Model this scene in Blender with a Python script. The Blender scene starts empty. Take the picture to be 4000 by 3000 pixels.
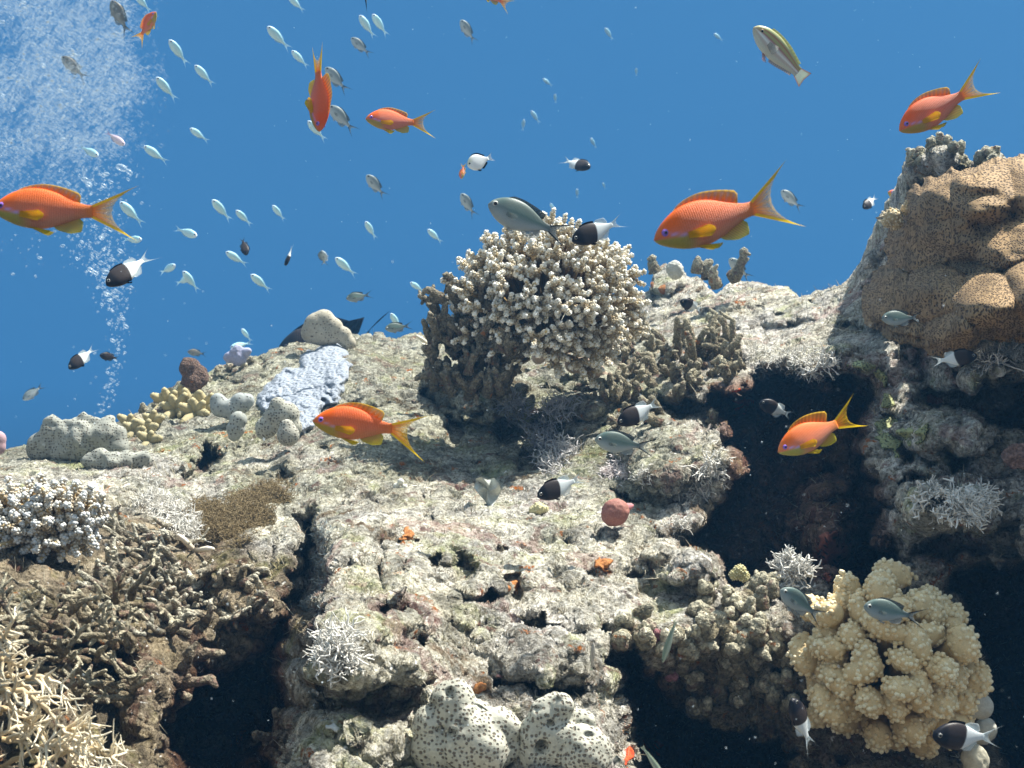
import bpy, math, random
import numpy as np
from mathutils import Vector, Matrix, Quaternion

# ------------------------------------------------------------------ camera, water light, sun
scn = bpy.context.scene
COL = scn.collection
FW = 0.9326                       # width of the picture at 1 m
R = math.radians

cam_d = bpy.data.cameras.new('camera')
cam = bpy.data.objects.new('camera', cam_d); COL.objects.link(cam)
cam.location = (0, 0, 0); cam.rotation_euler = (R(90), 0, 0)
cam_d.sensor_width = 36.0; cam_d.lens = 36.0/FW
cam_d.clip_start = 0.02; cam_d.clip_end = 400
cam_d.dof.use_dof = True; cam_d.dof.focus_distance = 1.15; cam_d.dof.aperture_fstop = 20.0
scn.camera = cam

SUN_EL, SUN_AZ = 62.0, 68.0       # degrees; azimuth measured from +Y towards +X
world = bpy.data.worlds.new('World'); scn.world = world; world.use_nodes = True
wn, wl = world.node_tree.nodes, world.node_tree.links
wn.clear()
w_out = wn.new('ShaderNodeOutputWorld'); w_bg = wn.new('ShaderNodeBackground')
w_tc = wn.new('ShaderNodeTexCoord'); w_sep = wn.new('ShaderNodeSeparateXYZ'); w_r = wn.new('ShaderNodeValToRGB')
w_mr = wn.new('ShaderNodeMapRange'); w_mr.inputs['From Min'].default_value = -1; w_mr.inputs['From Max'].default_value = 1
wl.new(w_tc.outputs['Generated'], w_sep.inputs[0]); wl.new(w_sep.outputs['Z'], w_mr.inputs['Value'])
wl.new(w_mr.outputs[0], w_r.inputs[0])
e = w_r.color_ramp.elements
e[0].position = 0.0; e[0].color = (0.020, 0.026, 0.030, 1)
e[1].position = 1.0; e[1].color = (1.0, 1.15, 1.2, 1)
for p, c in ((0.36, (0.022, 0.040, 0.055)), (0.45, (0.036, 0.150, 0.34)), (0.50, (0.045, 0.220, 0.520)),
             (0.58, (0.050, 0.225, 0.520)), (0.68, (0.048, 0.212, 0.500)), (0.78, (0.40, 0.60, 0.75))):
    q = e.new(p); q.color = (*c, 1)
w_sky = wn.new('ShaderNodeTexSky'); w_sky.sky_type = 'NISHITA'; w_sky.sun_disc = False
w_sky.sun_elevation = R(SUN_EL); w_sky.sun_rotation = R(SUN_AZ)
w_mix = wn.new('ShaderNodeMix'); w_mix.data_type = 'RGBA'; w_mix.blend_type = 'ADD'
w_up = wn.new('ShaderNodeMapRange'); w_up.inputs['From Min'].default_value = 0.75; w_up.inputs['From Max'].default_value = 0.9
w_up.inputs['To Max'].default_value = 0.08
wl.new(w_sep.outputs['Z'], w_up.inputs['Value']); wl.new(w_up.outputs[0], w_mix.inputs['Factor'])
wl.new(w_r.outputs[0], w_mix.inputs['A']); wl.new(w_sky.outputs[0], w_mix.inputs['B'])
# added fill light: paler, brighter world behind the viewer, lifting fish and coral sides
w_mb = wn.new('ShaderNodeMapRange'); w_mb.inputs['From Min'].default_value = -0.15; w_mb.inputs['From Max'].default_value = -0.85
w_zb = wn.new('ShaderNodeMapRange'); w_zb.inputs['From Min'].default_value = -0.75; w_zb.inputs['From Max'].default_value = 0.2
w_fb = wn.new('ShaderNodeMath'); w_fb.operation = 'MULTIPLY'
wl.new(w_sep.outputs['Y'], w_mb.inputs['Value']); wl.new(w_sep.outputs['Z'], w_zb.inputs['Value'])
wl.new(w_mb.outputs[0], w_fb.inputs[0]); wl.new(w_zb.outputs[0], w_fb.inputs[1])
w_mx2 = wn.new('ShaderNodeMix'); w_mx2.data_type = 'RGBA'; w_mx2.inputs['B'].default_value = (0.54, 0.57, 0.56, 1)
wl.new(w_fb.outputs[0], w_mx2.inputs['Factor']); wl.new(w_mix.outputs['Result'], w_mx2.inputs['A'])
wl.new(w_mx2.outputs['Result'], w_bg.inputs[0]); w_bg.inputs[1].default_value = 0.325
wl.new(w_bg.outputs[0], w_out.inputs[0])

sun_d = bpy.data.lights.new('sun', 'SUN'); sun = bpy.data.objects.new('sun', sun_d); COL.objects.link(sun)
sun_d.energy = 5.0; sun_d.angle = R(0.6); sun_d.color = (1.0, 0.965, 0.88)
sdir = Vector((math.sin(R(SUN_AZ))*math.cos(R(SUN_EL)), math.cos(R(SUN_AZ))*math.cos(R(SUN_EL)), math.sin(R(SUN_EL))))
sun.rotation_euler = sdir.to_track_quat('Z', 'Y').to_euler(); sun.location = sdir*6
scn.view_settings.view_transform = 'Standard'; scn.view_settings.look = 'None'
scn.view_settings.gamma = 1.0; scn.view_settings.exposure = 1.25
scn.cycles.max_bounces = 6; scn.cycles.diffuse_bounces = 3; scn.cycles.transparent_max_bounces = 16
scn.cycles.volume_bounces = 1
scn.cycles.sample_clamp_indirect = 4.0

# ------------------------------------------------------------------ helpers
def P(px, py, d):                 # picture place (4000 x 3000) and distance in metres -> point in the world
    return Vector(((px-2000)/4000*FW*d, d, -(py-1500)/4000*FW*d))
def PX(d): return FW*d/4000.0     # metres per picture pixel at that distance

def tag(o, label=None, cat=None, group=None, kind=None):
    if label: o['label'] = label
    if cat: o['category'] = cat
    if group: o['group'] = group
    if kind: o['kind'] = kind
    return o
def empty(name, loc=(0, 0, 0)):
    o = bpy.data.objects.new(name, None); COL.objects.link(o); o.location = loc; o.empty_display_size = 0.02
    return o
def children(o, table={}):
    return [c for c in bpy.data.objects if c.parent == o]

def make_mesh(name, V, F, mat, parent=None, col=None, smooth=True, attrs=None):
    """V (n,3); F: array (m,3|4) or list of such arrays"""
    if not isinstance(F, list): F = [F]
    F = [np.asarray(f, dtype=np.int32) for f in F if len(f)]
    V = np.asarray(V, dtype=np.float32)
    me = bpy.data.meshes.new(name)
    me.vertices.add(len(V)); me.vertices.foreach_set('co', V.ravel())
    nl = sum(f.size for f in F); npoly = sum(len(f) for f in F)
    me.loops.add(nl); me.polygons.add(npoly)
    me.loops.foreach_set('vertex_index', np.concatenate([f.ravel() for f in F]))
    tot = np.concatenate([np.full(len(f), f.shape[1], dtype=np.int32) for f in F])
    st = np.concatenate([[0], np.cumsum(tot)[:-1]]).astype(np.int32)
    me.polygons.foreach_set('loop_start', st)
    if smooth: me.polygons.foreach_set('use_smooth', np.ones(npoly, dtype=bool))
    if col is not None:
        a = me.color_attributes.new('Col', 'FLOAT_COLOR', 'POINT')
        c = np.ones((len(V), 4), dtype=np.float32); cc = np.asarray(col, dtype=np.float32); c[:, :cc.shape[1]] = cc
        a.data.foreach_set('color', c.ravel())
    for k, v in (attrs or {}).items():
        v = np.asarray(v, dtype=np.float32)
        if v.ndim == 2:
            a = me.attributes.new(k, 'FLOAT_VECTOR', 'POINT'); a.data.foreach_set('vector', v.ravel())
        else:
            a = me.attributes.new(k, 'FLOAT', 'POINT'); a.data.foreach_set('value', v.ravel())
    me.update(); me.validate(verbose=False)
    if mat: me.materials.append(mat)
    o = bpy.data.objects.new(name, me); COL.objects.link(o)
    if parent: o.parent = parent
    return o

class MB:
    """collects tubes, balls and sheets into one mesh"""
    def __init__(s): s.V = []; s.F3 = []; s.F4 = []; s.C = []; s.n = 0
    def add(s, V, F, C):
        V = np.asarray(V, dtype=np.float32); F = np.asarray(F, dtype=np.int32)
        C = np.asarray(C, dtype=np.float32)
        if C.ndim == 1: C = np.tile(C, (len(V), 1))
        s.V.append(V); s.C.append(C[:, :4] if C.shape[1] >= 4 else np.hstack([C, np.ones((len(V), 1), np.float32)]))
        (s.F3 if F.shape[1] == 3 else s.F4).append(F+s.n); s.n += len(V)
    def build(s, name, mat, parent=None, smooth=True):
        F = []
        if s.F3: F.append(np.concatenate(s.F3))
        if s.F4: F.append(np.concatenate(s.F4))
        return make_mesh(name, np.concatenate(s.V), F, mat, parent, np.concatenate(s.C), smooth)
    def ball(s, c, r, col, sub=1, sq=(1, 1, 1), rot=None):
        V, F = ICO[sub]
        v = V*np.asarray(sq)*r
        if rot is not None: v = v @ np.asarray(rot).T
        s.add(v+np.asarray(c), F, col)
    def tube(s, pts, rad, cols, seg=7, cap=True):
        pts = np.asarray(pts, dtype=float); n = len(pts); rad = np.broadcast_to(np.asarray(rad, float), (n,))
        cols = np.asarray(cols, float)
        if cols.ndim == 1: cols = np.tile(cols, (n, 1))
        T = np.gradient(pts, axis=0); T /= np.linalg.norm(T, axis=1)[:, None]+1e-9
        ref = np.array([0, 0, 1.0]) if abs(T[0][2]) < .9 else np.array([1.0, 0, 0])
        U = np.cross(T, ref); U /= np.linalg.norm(U, axis=1)[:, None]+1e-9; W = np.cross(T, U)
        a = np.arange(seg)*2*math.pi/seg
        ring = pts[:, None, :]+rad[:, None, None]*(np.cos(a)[None, :, None]*U[:, None, :]+np.sin(a)[None, :, None]*W[:, None, :])
        V = ring.reshape(-1, 3); C = np.repeat(cols, seg, axis=0)
        i = np.arange(n-1)[:, None]*seg; j = np.arange(seg)[None, :]; k = (j+1) % seg
        F = np.stack([i+j, i+k, i+seg+k, i+seg+j], -1).reshape(-1, 4)
        s.add(V, F, C)
        if cap:
            s.ball(pts[-1], rad[-1], cols[-1], 1)

def _ico():
    out = {}
    import bmesh
    for k in (0, 1, 2, 3, 4, 5):
        bm = bmesh.new(); bmesh.ops.create_icosphere(bm, subdivisions=max(k, 1), radius=1.0) if k else bmesh.ops.create_icosphere(bm, subdivisions=1, radius=1.0)
        V = np.array([v.co[:] for v in bm.verts]); F = np.array([[v.index for v in f.verts] for f in bm.faces]); bm.free()
        out[k] = (V, F)
    V = np.array([[1,0,0],[-1,0,0],[0,1,0],[0,-1,0],[0,0,1],[0,0,-1]], float)
    F = np.array([[0,2,4],[2,1,4],[1,3,4],[3,0,4],[2,0,5],[1,2,5],[3,1,5],[0,3,5]])
    out[-1] = (V, F)
    return out
ICO = _ico()

def vnoise(p, seed=0):
    """smooth value noise in 3D, p (n,3) -> -1..1"""
    p = np.asarray(p, dtype=np.float64); i = np.floor(p).astype(np.int64); f = p-i; f = f*f*(3-2*f)
    def h(a, b, c):
        n = (a*374761393+b*668265263+c*1274126177+seed*974711) & 0xffffffff
        n = ((n ^ (n >> 13))*1274126177) & 0xffffffff
        n = (n ^ (n >> 16)) & 0xffff
        return n/32767.5-1
    x, y, z = i[:, 0], i[:, 1], i[:, 2]; fx, fy, fz = f[:, 0], f[:, 1], f[:, 2]
    L = lambda a, b, t: a+(b-a)*t
    return L(L(L(h(x, y, z), h(x+1, y, z), fx), L(h(x, y+1, z), h(x+1, y+1, z), fx), fy),
             L(L(h(x, y, z+1), h(x+1, y, z+1), fx), L(h(x, y+1, z+1), h(x+1, y+1, z+1), fx), fy), fz)
def fbm(p, octaves=3, seed=0, gain=.5):
    s = 0; a = 1.0; p = np.asarray(p, float)
    for k in range(octaves):
        s = s+a*vnoise(p*(2.03**k)+17.3*k, seed+k); a *= gain
    return s

# ------------------------------------------------------------------ materials
class NT:
    def __init__(s, name):
        s.m = bpy.data.materials.new(name); s.m.use_nodes = True; s.t = s.m.node_tree; s.t.nodes.clear()
        s.out = s.t.nodes.new('ShaderNodeOutputMaterial')
        s.co = s.t.nodes.new('ShaderNodeTexCoord').outputs['Object']
    def n(s, typ, **kw):
        nd = s.t.nodes.new(typ)
        for k, v in kw.items():
            if k.startswith('_'): setattr(nd, k[1:], v)
        return nd
    def set(s, sock, v):
        if hasattr(v, 'is_linked') or isinstance(v, bpy.types.NodeSocket): s.t.links.new(v, sock)
        elif v is not None: sock.default_value = v
    def noise(s, scale, detail=4, rough=.55, dist=0., co=None, out='Fac'):
        nd = s.n('ShaderNodeTexNoise'); s.set(nd.inputs['Vector'], co or s.co)
        nd.inputs['Scale'].default_value = scale; nd.inputs['Detail'].default_value = detail
        nd.inputs['Roughness'].default_value = rough; nd.inputs['Distortion'].default_value = dist
        return nd.outputs[out]
    def voro(s, scale, feature='F1', rand=1., co=None, out='Distance', smooth=None):
        nd = s.n('ShaderNodeTexVoronoi', _feature=feature); s.set(nd.inputs['Vector'], co or s.co)
        nd.inputs['Scale'].default_value = scale; nd.inputs['Randomness'].default_value = rand
        return nd.outputs[out]
    def ramp(s, fac, stops, interp='LINEAR'):
        nd = s.n('ShaderNodeValToRGB'); s.set(nd.inputs[0], fac); e = nd.color_ramp.elements
        nd.color_ramp.interpolation = interp
        for i, (p, c) in enumerate(stops):
            c = (c, c, c) if not hasattr(c, '__len__') else c
            q = e[i] if i < 2 else e.new(p)
            q.position = p; q.color = (*c[:3], 1)
        return nd.outputs[0]
    def mix(s, fac, a, b, mode='MIX'):
        nd = s.n('ShaderNodeMix', _data_type='RGBA', _blend_type=mode)
        s.set(nd.inputs['Factor'], fac)
        for k, v in (('A', a), ('B', b)):
            if isinstance(v, (tuple, list)): v = (*v[:3], 1)
            s.set(nd.inputs[k] if False else [i for i in nd.inputs if i.name == k and i.type == 'RGBA'][0], v)
        return [o for o in nd.outputs if o.type == 'RGBA'][0]
    def math(s, op, a, b=None, c=None, clamp=False):
        nd = s.n('ShaderNodeMath', _operation=op, _use_clamp=clamp)
        for i, v in enumerate((a, b, c)):
            if v is not None: s.set(nd.inputs[i], v)
        return nd.outputs[0]
    def mr(s, v, a, b, c=0., d=1.):
        nd = s.n('ShaderNodeMapRange'); s.set(nd.inputs['Value'], v)
        for k, x in (('From Min', a), ('From Max', b), ('To Min', c), ('To Max', d)): nd.inputs[k].default_value = x
        return nd.outputs[0]
    def attr(s, name, out='Color'):
        nd = s.n('ShaderNodeAttribute', _attribute_name=name); return nd.outputs[out]
    def bump(s, h, strength=.5, dist=.002, normal=None):
        nd = s.n('ShaderNodeBump'); s.set(nd.inputs['Height'], h); nd.inputs['Strength'].default_value = strength
        nd.inputs['Distance'].default_value = dist
        if normal is not None: s.set(nd.inputs['Normal'], normal)
        return nd.outputs[0]
    def bsdf(s, color, rough=.85, normal=None, spec=.15, sss=None, alpha=None, **kw):
        nd = s.n('ShaderNodeBsdfPrincipled')
        if isinstance(color, (tuple, list)): color = (*color[:3], 1)
        s.set(nd.inputs['Base Color'], color); s.set(nd.inputs['Roughness'], rough)
        s.set(nd.inputs['Specular IOR Level'], spec)
        if normal is not None: s.set(nd.inputs['Normal'], normal)
        if alpha is not None: s.set(nd.inputs['Alpha'], alpha)
        for k, v in kw.items(): s.set(nd.inputs[k.replace('_', ' ')], v)
        s.t.links.new(nd.outputs[0], s.out.inputs['Surface']); return nd
    def disp(s, h, scale, mid=.5):
        nd = s.n('ShaderNodeDisplacement'); s.set(nd.inputs['Height'], h); nd.inputs['Scale'].default_value = scale
        nd.inputs['Midlevel'].default_value = mid
        s.t.links.new(nd.outputs[0], s.out.inputs['Displacement']); s.m.displacement_method = 'BOTH'
# ------------------------------------------------------------------ the reef (one sheet of rock with real depth, folding down behind its crest)
SKY = np.array([(-900,1900),(-300,1800),(0,1765),(100,1752),(250,1730),(420,1690),(500,1640),(560,1600),(640,1550),(700,1505),(790,1480),(850,1440),
 (900,1425),(960,1405),(1010,1395),(1150,1345),(1250,1335),(1400,1318),(1480,1310),(1530,1325),(1600,1315),(1700,1300),(2000,1250),(2400,1180),(2540,1150),
 (2565,1060),(2620,1040),(2680,1075),(2740,1100),(2790,1160),(2830,1125),(2870,1108),(2940,1100),(3000,1118),(3080,1132),(3125,1165),
 (3180,1150),(3250,1130),(3300,1108),(3350,1062),(3400,1000),(3450,945),(3490,880),(3520,815),(3540,740),(3535,660),(3560,612),(3620,590),
 (3650,558),(3690,565),(3740,590),(3755,650),(3800,640),(3850,605),(3900,605),(3930,655),(4000,700),(4300,640),(4900,560)], float)
def skyline(px):
    b = np.interp(px, SKY[:, 0], SKY[:, 1])
    q = np.stack([px/26., px*0, px*0], -1)
    return b+7*fbm(q, 3, 5)
# depth control points (px, py, metres)
CT = np.array([
 (-900,1900,1.5),(-900,2400,1.0),(-900,3200,.75),(-500,2600,.8),
 (0,1765,1.75),(300,1720,1.8),(500,1640,1.95),(700,1505,2.1),(1000,1395,2.2),(1400,1318,2.3),(1700,1300,2.4),(2000,1250,2.45),(2400,1180,2.45),
 (2700,1075,2.35),(3000,1118,2.2),(3200,1145,2.05),(3400,1000,1.8),(3530,740,1.6),(3700,570,1.5),(4000,700,1.45),(4900,560,1.4),
 (0,1900,1.35),(500,1850,1.5),(800,1750,1.65),(1100,1600,1.85),(1400,1450,2.0),(1800,1450,2.05),(2200,1400,2.1),(2600,1300,2.0),(3000,1300,1.9),(3300,1200,1.85),
 (0,2050,1.15),(500,2050,1.27),(900,1950,1.42),(1300,1850,1.45),(1700,1750,1.62),(2050,1650,1.75),(2050,1530,1.8),(2350,1480,1.8),
 (1500,1950,1.36),(1900,1950,1.4),(2250,1900,1.42),(2550,1850,1.40),(2700,1700,1.45),(2600,1500,1.65),(2850,1480,1.6),(3100,1380,1.62),(3300,1350,1.5),
 (1000,2100,1.34),(1300,2150,1.20),(1700,2200,1.18),(2100,2200,1.18),(2500,2150,1.2),(2700,2250,1.18),
 (0,2400,.95),(400,2350,1.06),(800,2350,1.18),(1100,2350,1.24),(0,2700,.80),(400,2700,.9),(800,2800,1.08),(0,3100,.70),(700,3100,.95),
 (1300,2450,1.02),(1700,2500,1.02),(2100,2500,1.02),(2500,2450,1.06),(2800,2450,1.05),(3050,2500,1.05),
 (1300,2800,.96),(1700,2850,.94),(2100,2800,.92),(2300,2700,.97),(2600,2700,1.1),(2900,2700,1.12),(1500,3100,.86),(2200,3100,.84),(2800,3100,1.0),
 (3300,2500,1.08),(3300,2900,1.05),(3700,2600,1.1),(4000,2700,1.1),(3300,3200,.95),(4000,3200,.95),(4900,3200,.85),(4900,2300,1.0),(4900,1400,1.15),
 (3550,1500,1.38),(3700,1400,1.28),(3900,1400,1.18),(3650,1700,1.24),(3650,1950,1.08),(3800,2100,1.10),(3950,1800,1.15),(3850,2350,1.12),(4100,2200,1.05),(3600,2300,1.2),
 (1100,3500,.7),(-300,3500,.6),(2500,3500,.72),(3700,3500,.75),(4900,3700,.7)], float)
PITS = [  # (px, py, rx, ry, metres deeper, sharpness) real hollows
 (805,1800,50,75,.10,2.0),(760,1850,40,35,.05,1.5),(1260,1755,40,30,.03,1),(1290,1830,35,32,.035,1),(1180,1800,30,25,.03,1),
 (3740,1020,330,190,.20,1.0),(3740,1120,330,130,.16,1.0),(3760,780,230,110,.14,1.0),(3900,1180,260,150,.12,1.0),(1640,1960,24,20,.03,1.2),(1700,2030,20,18,.025,1.2),(1950,2050,22,18,.02,1),(1580,2230,22,20,.025,1.2),(1640,2500,26,22,.03,1.2),(1760,2420,22,20,.02,1.2),(1820,2580,24,20,.02,1.2),(1990,2545,20,14,.02,1),(1150,2200,30,26,.03,1.2),(1060,2150,36,30,.03,1.2),(980,2280,40,30,.03,1.2),(1120,2350,30,24,.03,1),(2560,2100,40,30,.03,1),(2620,1980,50,30,.03,1),(2480,2250,36,22,.03,1),(2560,2330,30,22,.02,1),(1100,1870,45,40,.035,1.3),(1480,1980,22,20,.02,1),(1790,2190,22,20,.02,1),(1705,2195,36,30,.035,1.3),(1490,2050,18,16,.015,1),(1380,2070,24,22,.02,1),
 (1800,2230,58,85,.06,1.2),(1860,2360,90,45,.07,1.2),(1920,2330,60,30,.05,1),(2010,2290,30,50,.04,1),(1510,2395,30,42,.04,1.2),(1560,2385,25,30,.03,1.2),
 (1470,2480,24,32,.03,1.2),(1420,2770,25,55,.04,1.2),(2170,2655,32,24,.03,1.2),(2200,2470,210,26,.07,.8),(2090,2440,60,30,.05,.8),
 (3540,1790,40,45,.07,1.4),(3740,1820,48,42,.08,1.3),(3590,1880,75,32,.07,1.2),(3670,1970,50,25,.05,1.2),(3650,1815,22,18,.04,1.2),
 (3330,1290,70,40,.06,1),(3270,1400,28,32,.06,1),(3700,1560,130,60,.10,1.2),(3480,1240,30,22,.03,1),(2480,1960,70,30,.05,1),(2430,1930,50,22,.05,1),
 (1500,2160,34,60,.02,1),(1480,2240,40,60,.04,1),(1350,2230,35,50,.03,1),(1280,1590,20,20,.02,1),(900,1450,40,30,.04,1),(1030,1435,40,25,.04,1),
 (2210,2320,25,18,.02,1),(1960,2150,25,22,.02,1),(2330,2090,30,25,.02,1),(2050,1820,40,50,.05,1),(1990,1700,60,40,.06,1),(1770,1680,50,70,.06,1),
 (880,1740,25,18,.02,1),(950,1760,40,25,.02,1),(1410,1600,30,18,.03,1),(1550,1520,24,16,.02,1),(1590,1590,60,14,.03,1),(3190,1200,20,16,.03,1),(3060,1230,26,20,.03,1),
 (2960,1190,18,20,.03,1),(3110,1260,24,20,.03,1),(3380,1150,22,18,.02,1),(3430,990,14,12,.02,1)]
DOMES = [ # (px, py, rx, ry, metres nearer) rocks standing out
 (2130,2560,185,95,.050),(1500,2640,330,330,.045),(1330,2500,150,260,.03),(1700,2250,260,240,.025),
 (2620,1760,210,150,.11),(2650,2190,120,90,.04),(2730,2240,110,80,.05),(2320,2780,150,220,.04),
 (1050,2250,240,180,.06),(950,2430,200,110,.03),
 (1450,1480,190,110,.05),(1620,1420,90,90,.03),(3000,1180,260,100,.08),(3200,1420,230,80,.10),(3450,1430,130,80,.06),(3560,1060,120,220,.05),
 (3700,1680,200,90,.11),(3700,1960,190,110,.11),(3220,2050,130,210,.22),(3300,1750,60,160,.10),(2950,1500,120,60,.06),(3560,1560,140,60,.05),(3880,1520,120,120,.08),(3680,1330,90,60,.05),
 (2100,1580,340,70,.10),(1850,1500,200,150,.22),(2160,1440,270,90,.12),(2330,1440,160,60,.06),
 (560,1640,80,70,.04),(640,1580,60,60,.04),(760,1500,60,50,.04),(900,1450,110,50,.03),(2600,1100,70,80,.08),(2850,1330,160,90,.05),
 (3650,620,110,70,.07),(3860,640,90,60,.06),(400,1950,200,90,.03),(2560,2560,120,110,.02)]
def poly_mask(px, py, pts):
    """signed closeness to a polygon: >0 inside, value = distance in pixels to the border"""
    pts = np.asarray(pts, float); n = len(pts); inside = np.zeros(px.shape, bool); dm = np.full(px.shape, 1e9)
    for i in range(n):
        x0, y0 = pts[i]; x1, y1 = pts[(i+1) % n]
        cond = ((y0 > py) != (y1 > py)) & (px < (x1-x0)*(py-y0)/((y1-y0) if y1 != y0 else 1e-9)+x0)
        inside ^= cond
        dx, dy = x1-x0, y1-y0; t = np.clip(((px-x0)*dx+(py-y0)*dy)/(dx*dx+dy*dy), 0, 1)
        dm = np.minimum(dm, np.hypot(px-x0-t*dx, py-y0-t*dy))
    return np.where(inside, dm, -dm)
CAVES = [ # (outline, metres deeper, soft border px)
 ([(2770,1480),(2960,1435),(3130,1450),(3300,1440),(3400,1490),(3440,1600),(3430,1690),(3410,1790),(3470,1870),(3505,1920),(3500,2030),(3530,2130),(3530,2330),
   (3250,2330),(3000,2260),(2850,2340),(2800,2330),(2785,2230),(2730,2140),(2680,2110),(2720,2000),(2795,1900),(2815,1770),(2780,1690),(2740,1600)], .50, 75),
 ([(640,2640),(760,2540),(880,2570),(1000,2480),(1080,2370),(1150,2330),(1190,2420),(1160,2560),(1160,2720),(1130,2860),(1080,2990),(1000,3200),(640,3200),(600,2900)], .30, 150),
 ([(-100,2520),(200,2450),(420,2470),(560,2520),(540,2700),(560,2900),(400,3100),(-100,3100)], .12, 80),
 ([(2385,2600),(2480,2560),(2600,2590),(2650,2680),(2700,2790),(2850,2850),(3050,2880),(3120,2960),(3100,3200),(2480,3200),(2460,2850),(2430,2740)], .42, 36),
 ([(1180,2610),(1400,2670),(1600,2650),(1720,2620),(1690,2720),(1620,2830),(1500,2900),(1350,2850),(1200,2820)], .075, 80),
 ([(1880,2620),(2100,2665),(2300,2690),(2280,2740),(2100,2725),(1900,2700)], .08, 26),
 ([(3720,2250),(3850,2180),(4100,2150),(4100,3300),(3850,3300),(3880,2900),(3830,2600),(3760,2400)], .45, 60),
 ([(1140,2020),(1275,1985),(1295,2120),(1310,2260),(1265,2400),(1200,2460),(1110,2360),(1120,2180)], .20, 75),
 ([(3830,1480),(3990,1440),(4200,1460),(4200,1760),(3960,1740),(3820,1690),(3780,1600)], .22, 40),
 ([(3620,2070),(3850,2060),(4000,2000),(4000,2180),(3800,2200),(3640,2200),(3540,2150)], .10, 40),
 ([(2500,1570),(2750,1560),(2900,1600),(2760,1690),(2560,1640),(2420,1590)], .14, 26),
 ([(1680,1480),(1950,1540),(2000,1600),(1900,1640),(1700,1620),(1620,1540)], .12, 30)]
def sm(x): x = np.clip(x, 0, 1); return x*x*(3-2*x)
def _tps():
    A = np.stack([CT[:, 0]/1000, CT[:, 1]/800], -1); n = len(A)
    r2 = ((A[:, None]-A[None])**2).sum(-1); Kk = .5*r2*np.log(r2+1e-9)+np.eye(n)*.012
    M = np.zeros((n+3, n+3)); M[:n, :n] = Kk; M[:n, n] = 1; M[:n, n+1:] = A; M[n, :n] = 1; M[n+1:, :n] = A.T
    return A, np.linalg.solve(M, np.concatenate([CT[:, 2], [0, 0, 0]]))
TPS_A, TPS_W = _tps()
def _base(px, py):
    x = np.clip(px, -950, 4950)/1000; y = py/800; D = TPS_W[-3]+TPS_W[-2]*x+TPS_W[-1]*y
    for (a, b), w in zip(TPS_A, TPS_W):
        r2 = (x-a)**2+(y-b)**2; D = D+w*.5*r2*np.log(r2+1e-9)
    return np.clip(D, .45, 2.7)
def depth_at(px, py):
    px = np.atleast_1d(np.asarray(px, float)); py = np.atleast_1d(np.asarray(py, float))
    D = _base(px, py)
    q = np.stack([px/330., py/230., px*0], -1)
    D = D+.028*fbm(q.reshape(-1, 3), 2, 11).reshape(px.shape)
    q9 = np.stack([px/125.+py/400., py/105.-px/500., px*0], -1); D = D+.013*np.abs(fbm(q9.reshape(-1, 3), 3, 19).reshape(px.shape))
    wx = px+26*fbm((q*5).reshape(-1, 3), 2, 31).reshape(px.shape); wy = py+26*fbm((q*5+9).reshape(-1, 3), 2, 41).reshape(px.shape)
    for cx, cy, rx, ry, h in DOMES:
        r2 = ((wx-cx)/rx)**2+((wy-cy)/ry)**2
        D = D-h*np.sqrt(np.clip(1-r2, 0, 1))
    xe = np.interp(wy, [1900, 1980, 2100, 2250, 2400, 2550, 2800, 3000, 3300], [1270, 1255, 1270, 1250, 1190, 1155, 1150, 1095, 1000])
    D = D-.17*sm((wx-xe+70)/170)*np.exp(-np.maximum(wx-xe, 0)/560)*sm((wy-1950)/160)      # the big foreground boulder and its steep left side
    for pts, h, soft in CAVES:
        cw = 60*fbm(np.stack([px/170, py/150, px*0+3], -1).reshape(-1, 3), 3, 91).reshape(px.shape) if h > .2 else 0.
        m = poly_mask(wx, wy, pts)+cw
        t = np.clip((m+6)/soft, 0, 1); t = t*t*(3-2*t)
        D = D+h*t
        if h > .3: D = D-.10*t*np.abs(fbm(np.stack([px/170, py/120, px*0], -1).reshape(-1, 3), 3, 55).reshape(px.shape))
    for cx, cy, rx, ry, h, k in PITS:
        r2 = ((wx-cx)/rx)**2+((wy-cy)/ry)**2
        t = np.clip(1.25-r2, 0, 1); D = D+h*k*t*t*(3-2*t)
    q = np.stack([px/70., py/55., px*0], -1).reshape(-1, 3)
    n = fbm(q, 3, 77).reshape(px.shape)
    D = D+.007*n
    n2 = 1-np.abs(vnoise(q*.62+4, 88).reshape(px.shape)); D = D-.006*n2
    return D
def surf(px, py, off=0.):
    d = float(depth_at(px, py)[0])-off
    return P(px, py, d), d
def surf_n(px, py):
    a = P(px-14, py, float(depth_at(px-14, py)[0])); b = P(px+14, py, float(depth_at(px+14, py)[0]))
    c = P(px, py+14, float(depth_at(px, py+14)[0])); d = P(px, py-14, float(depth_at(px, py-14)[0]))
    n = (b-a).cross(d-c); n.normalize()
    return n if n.y < 0 else -n

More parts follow.
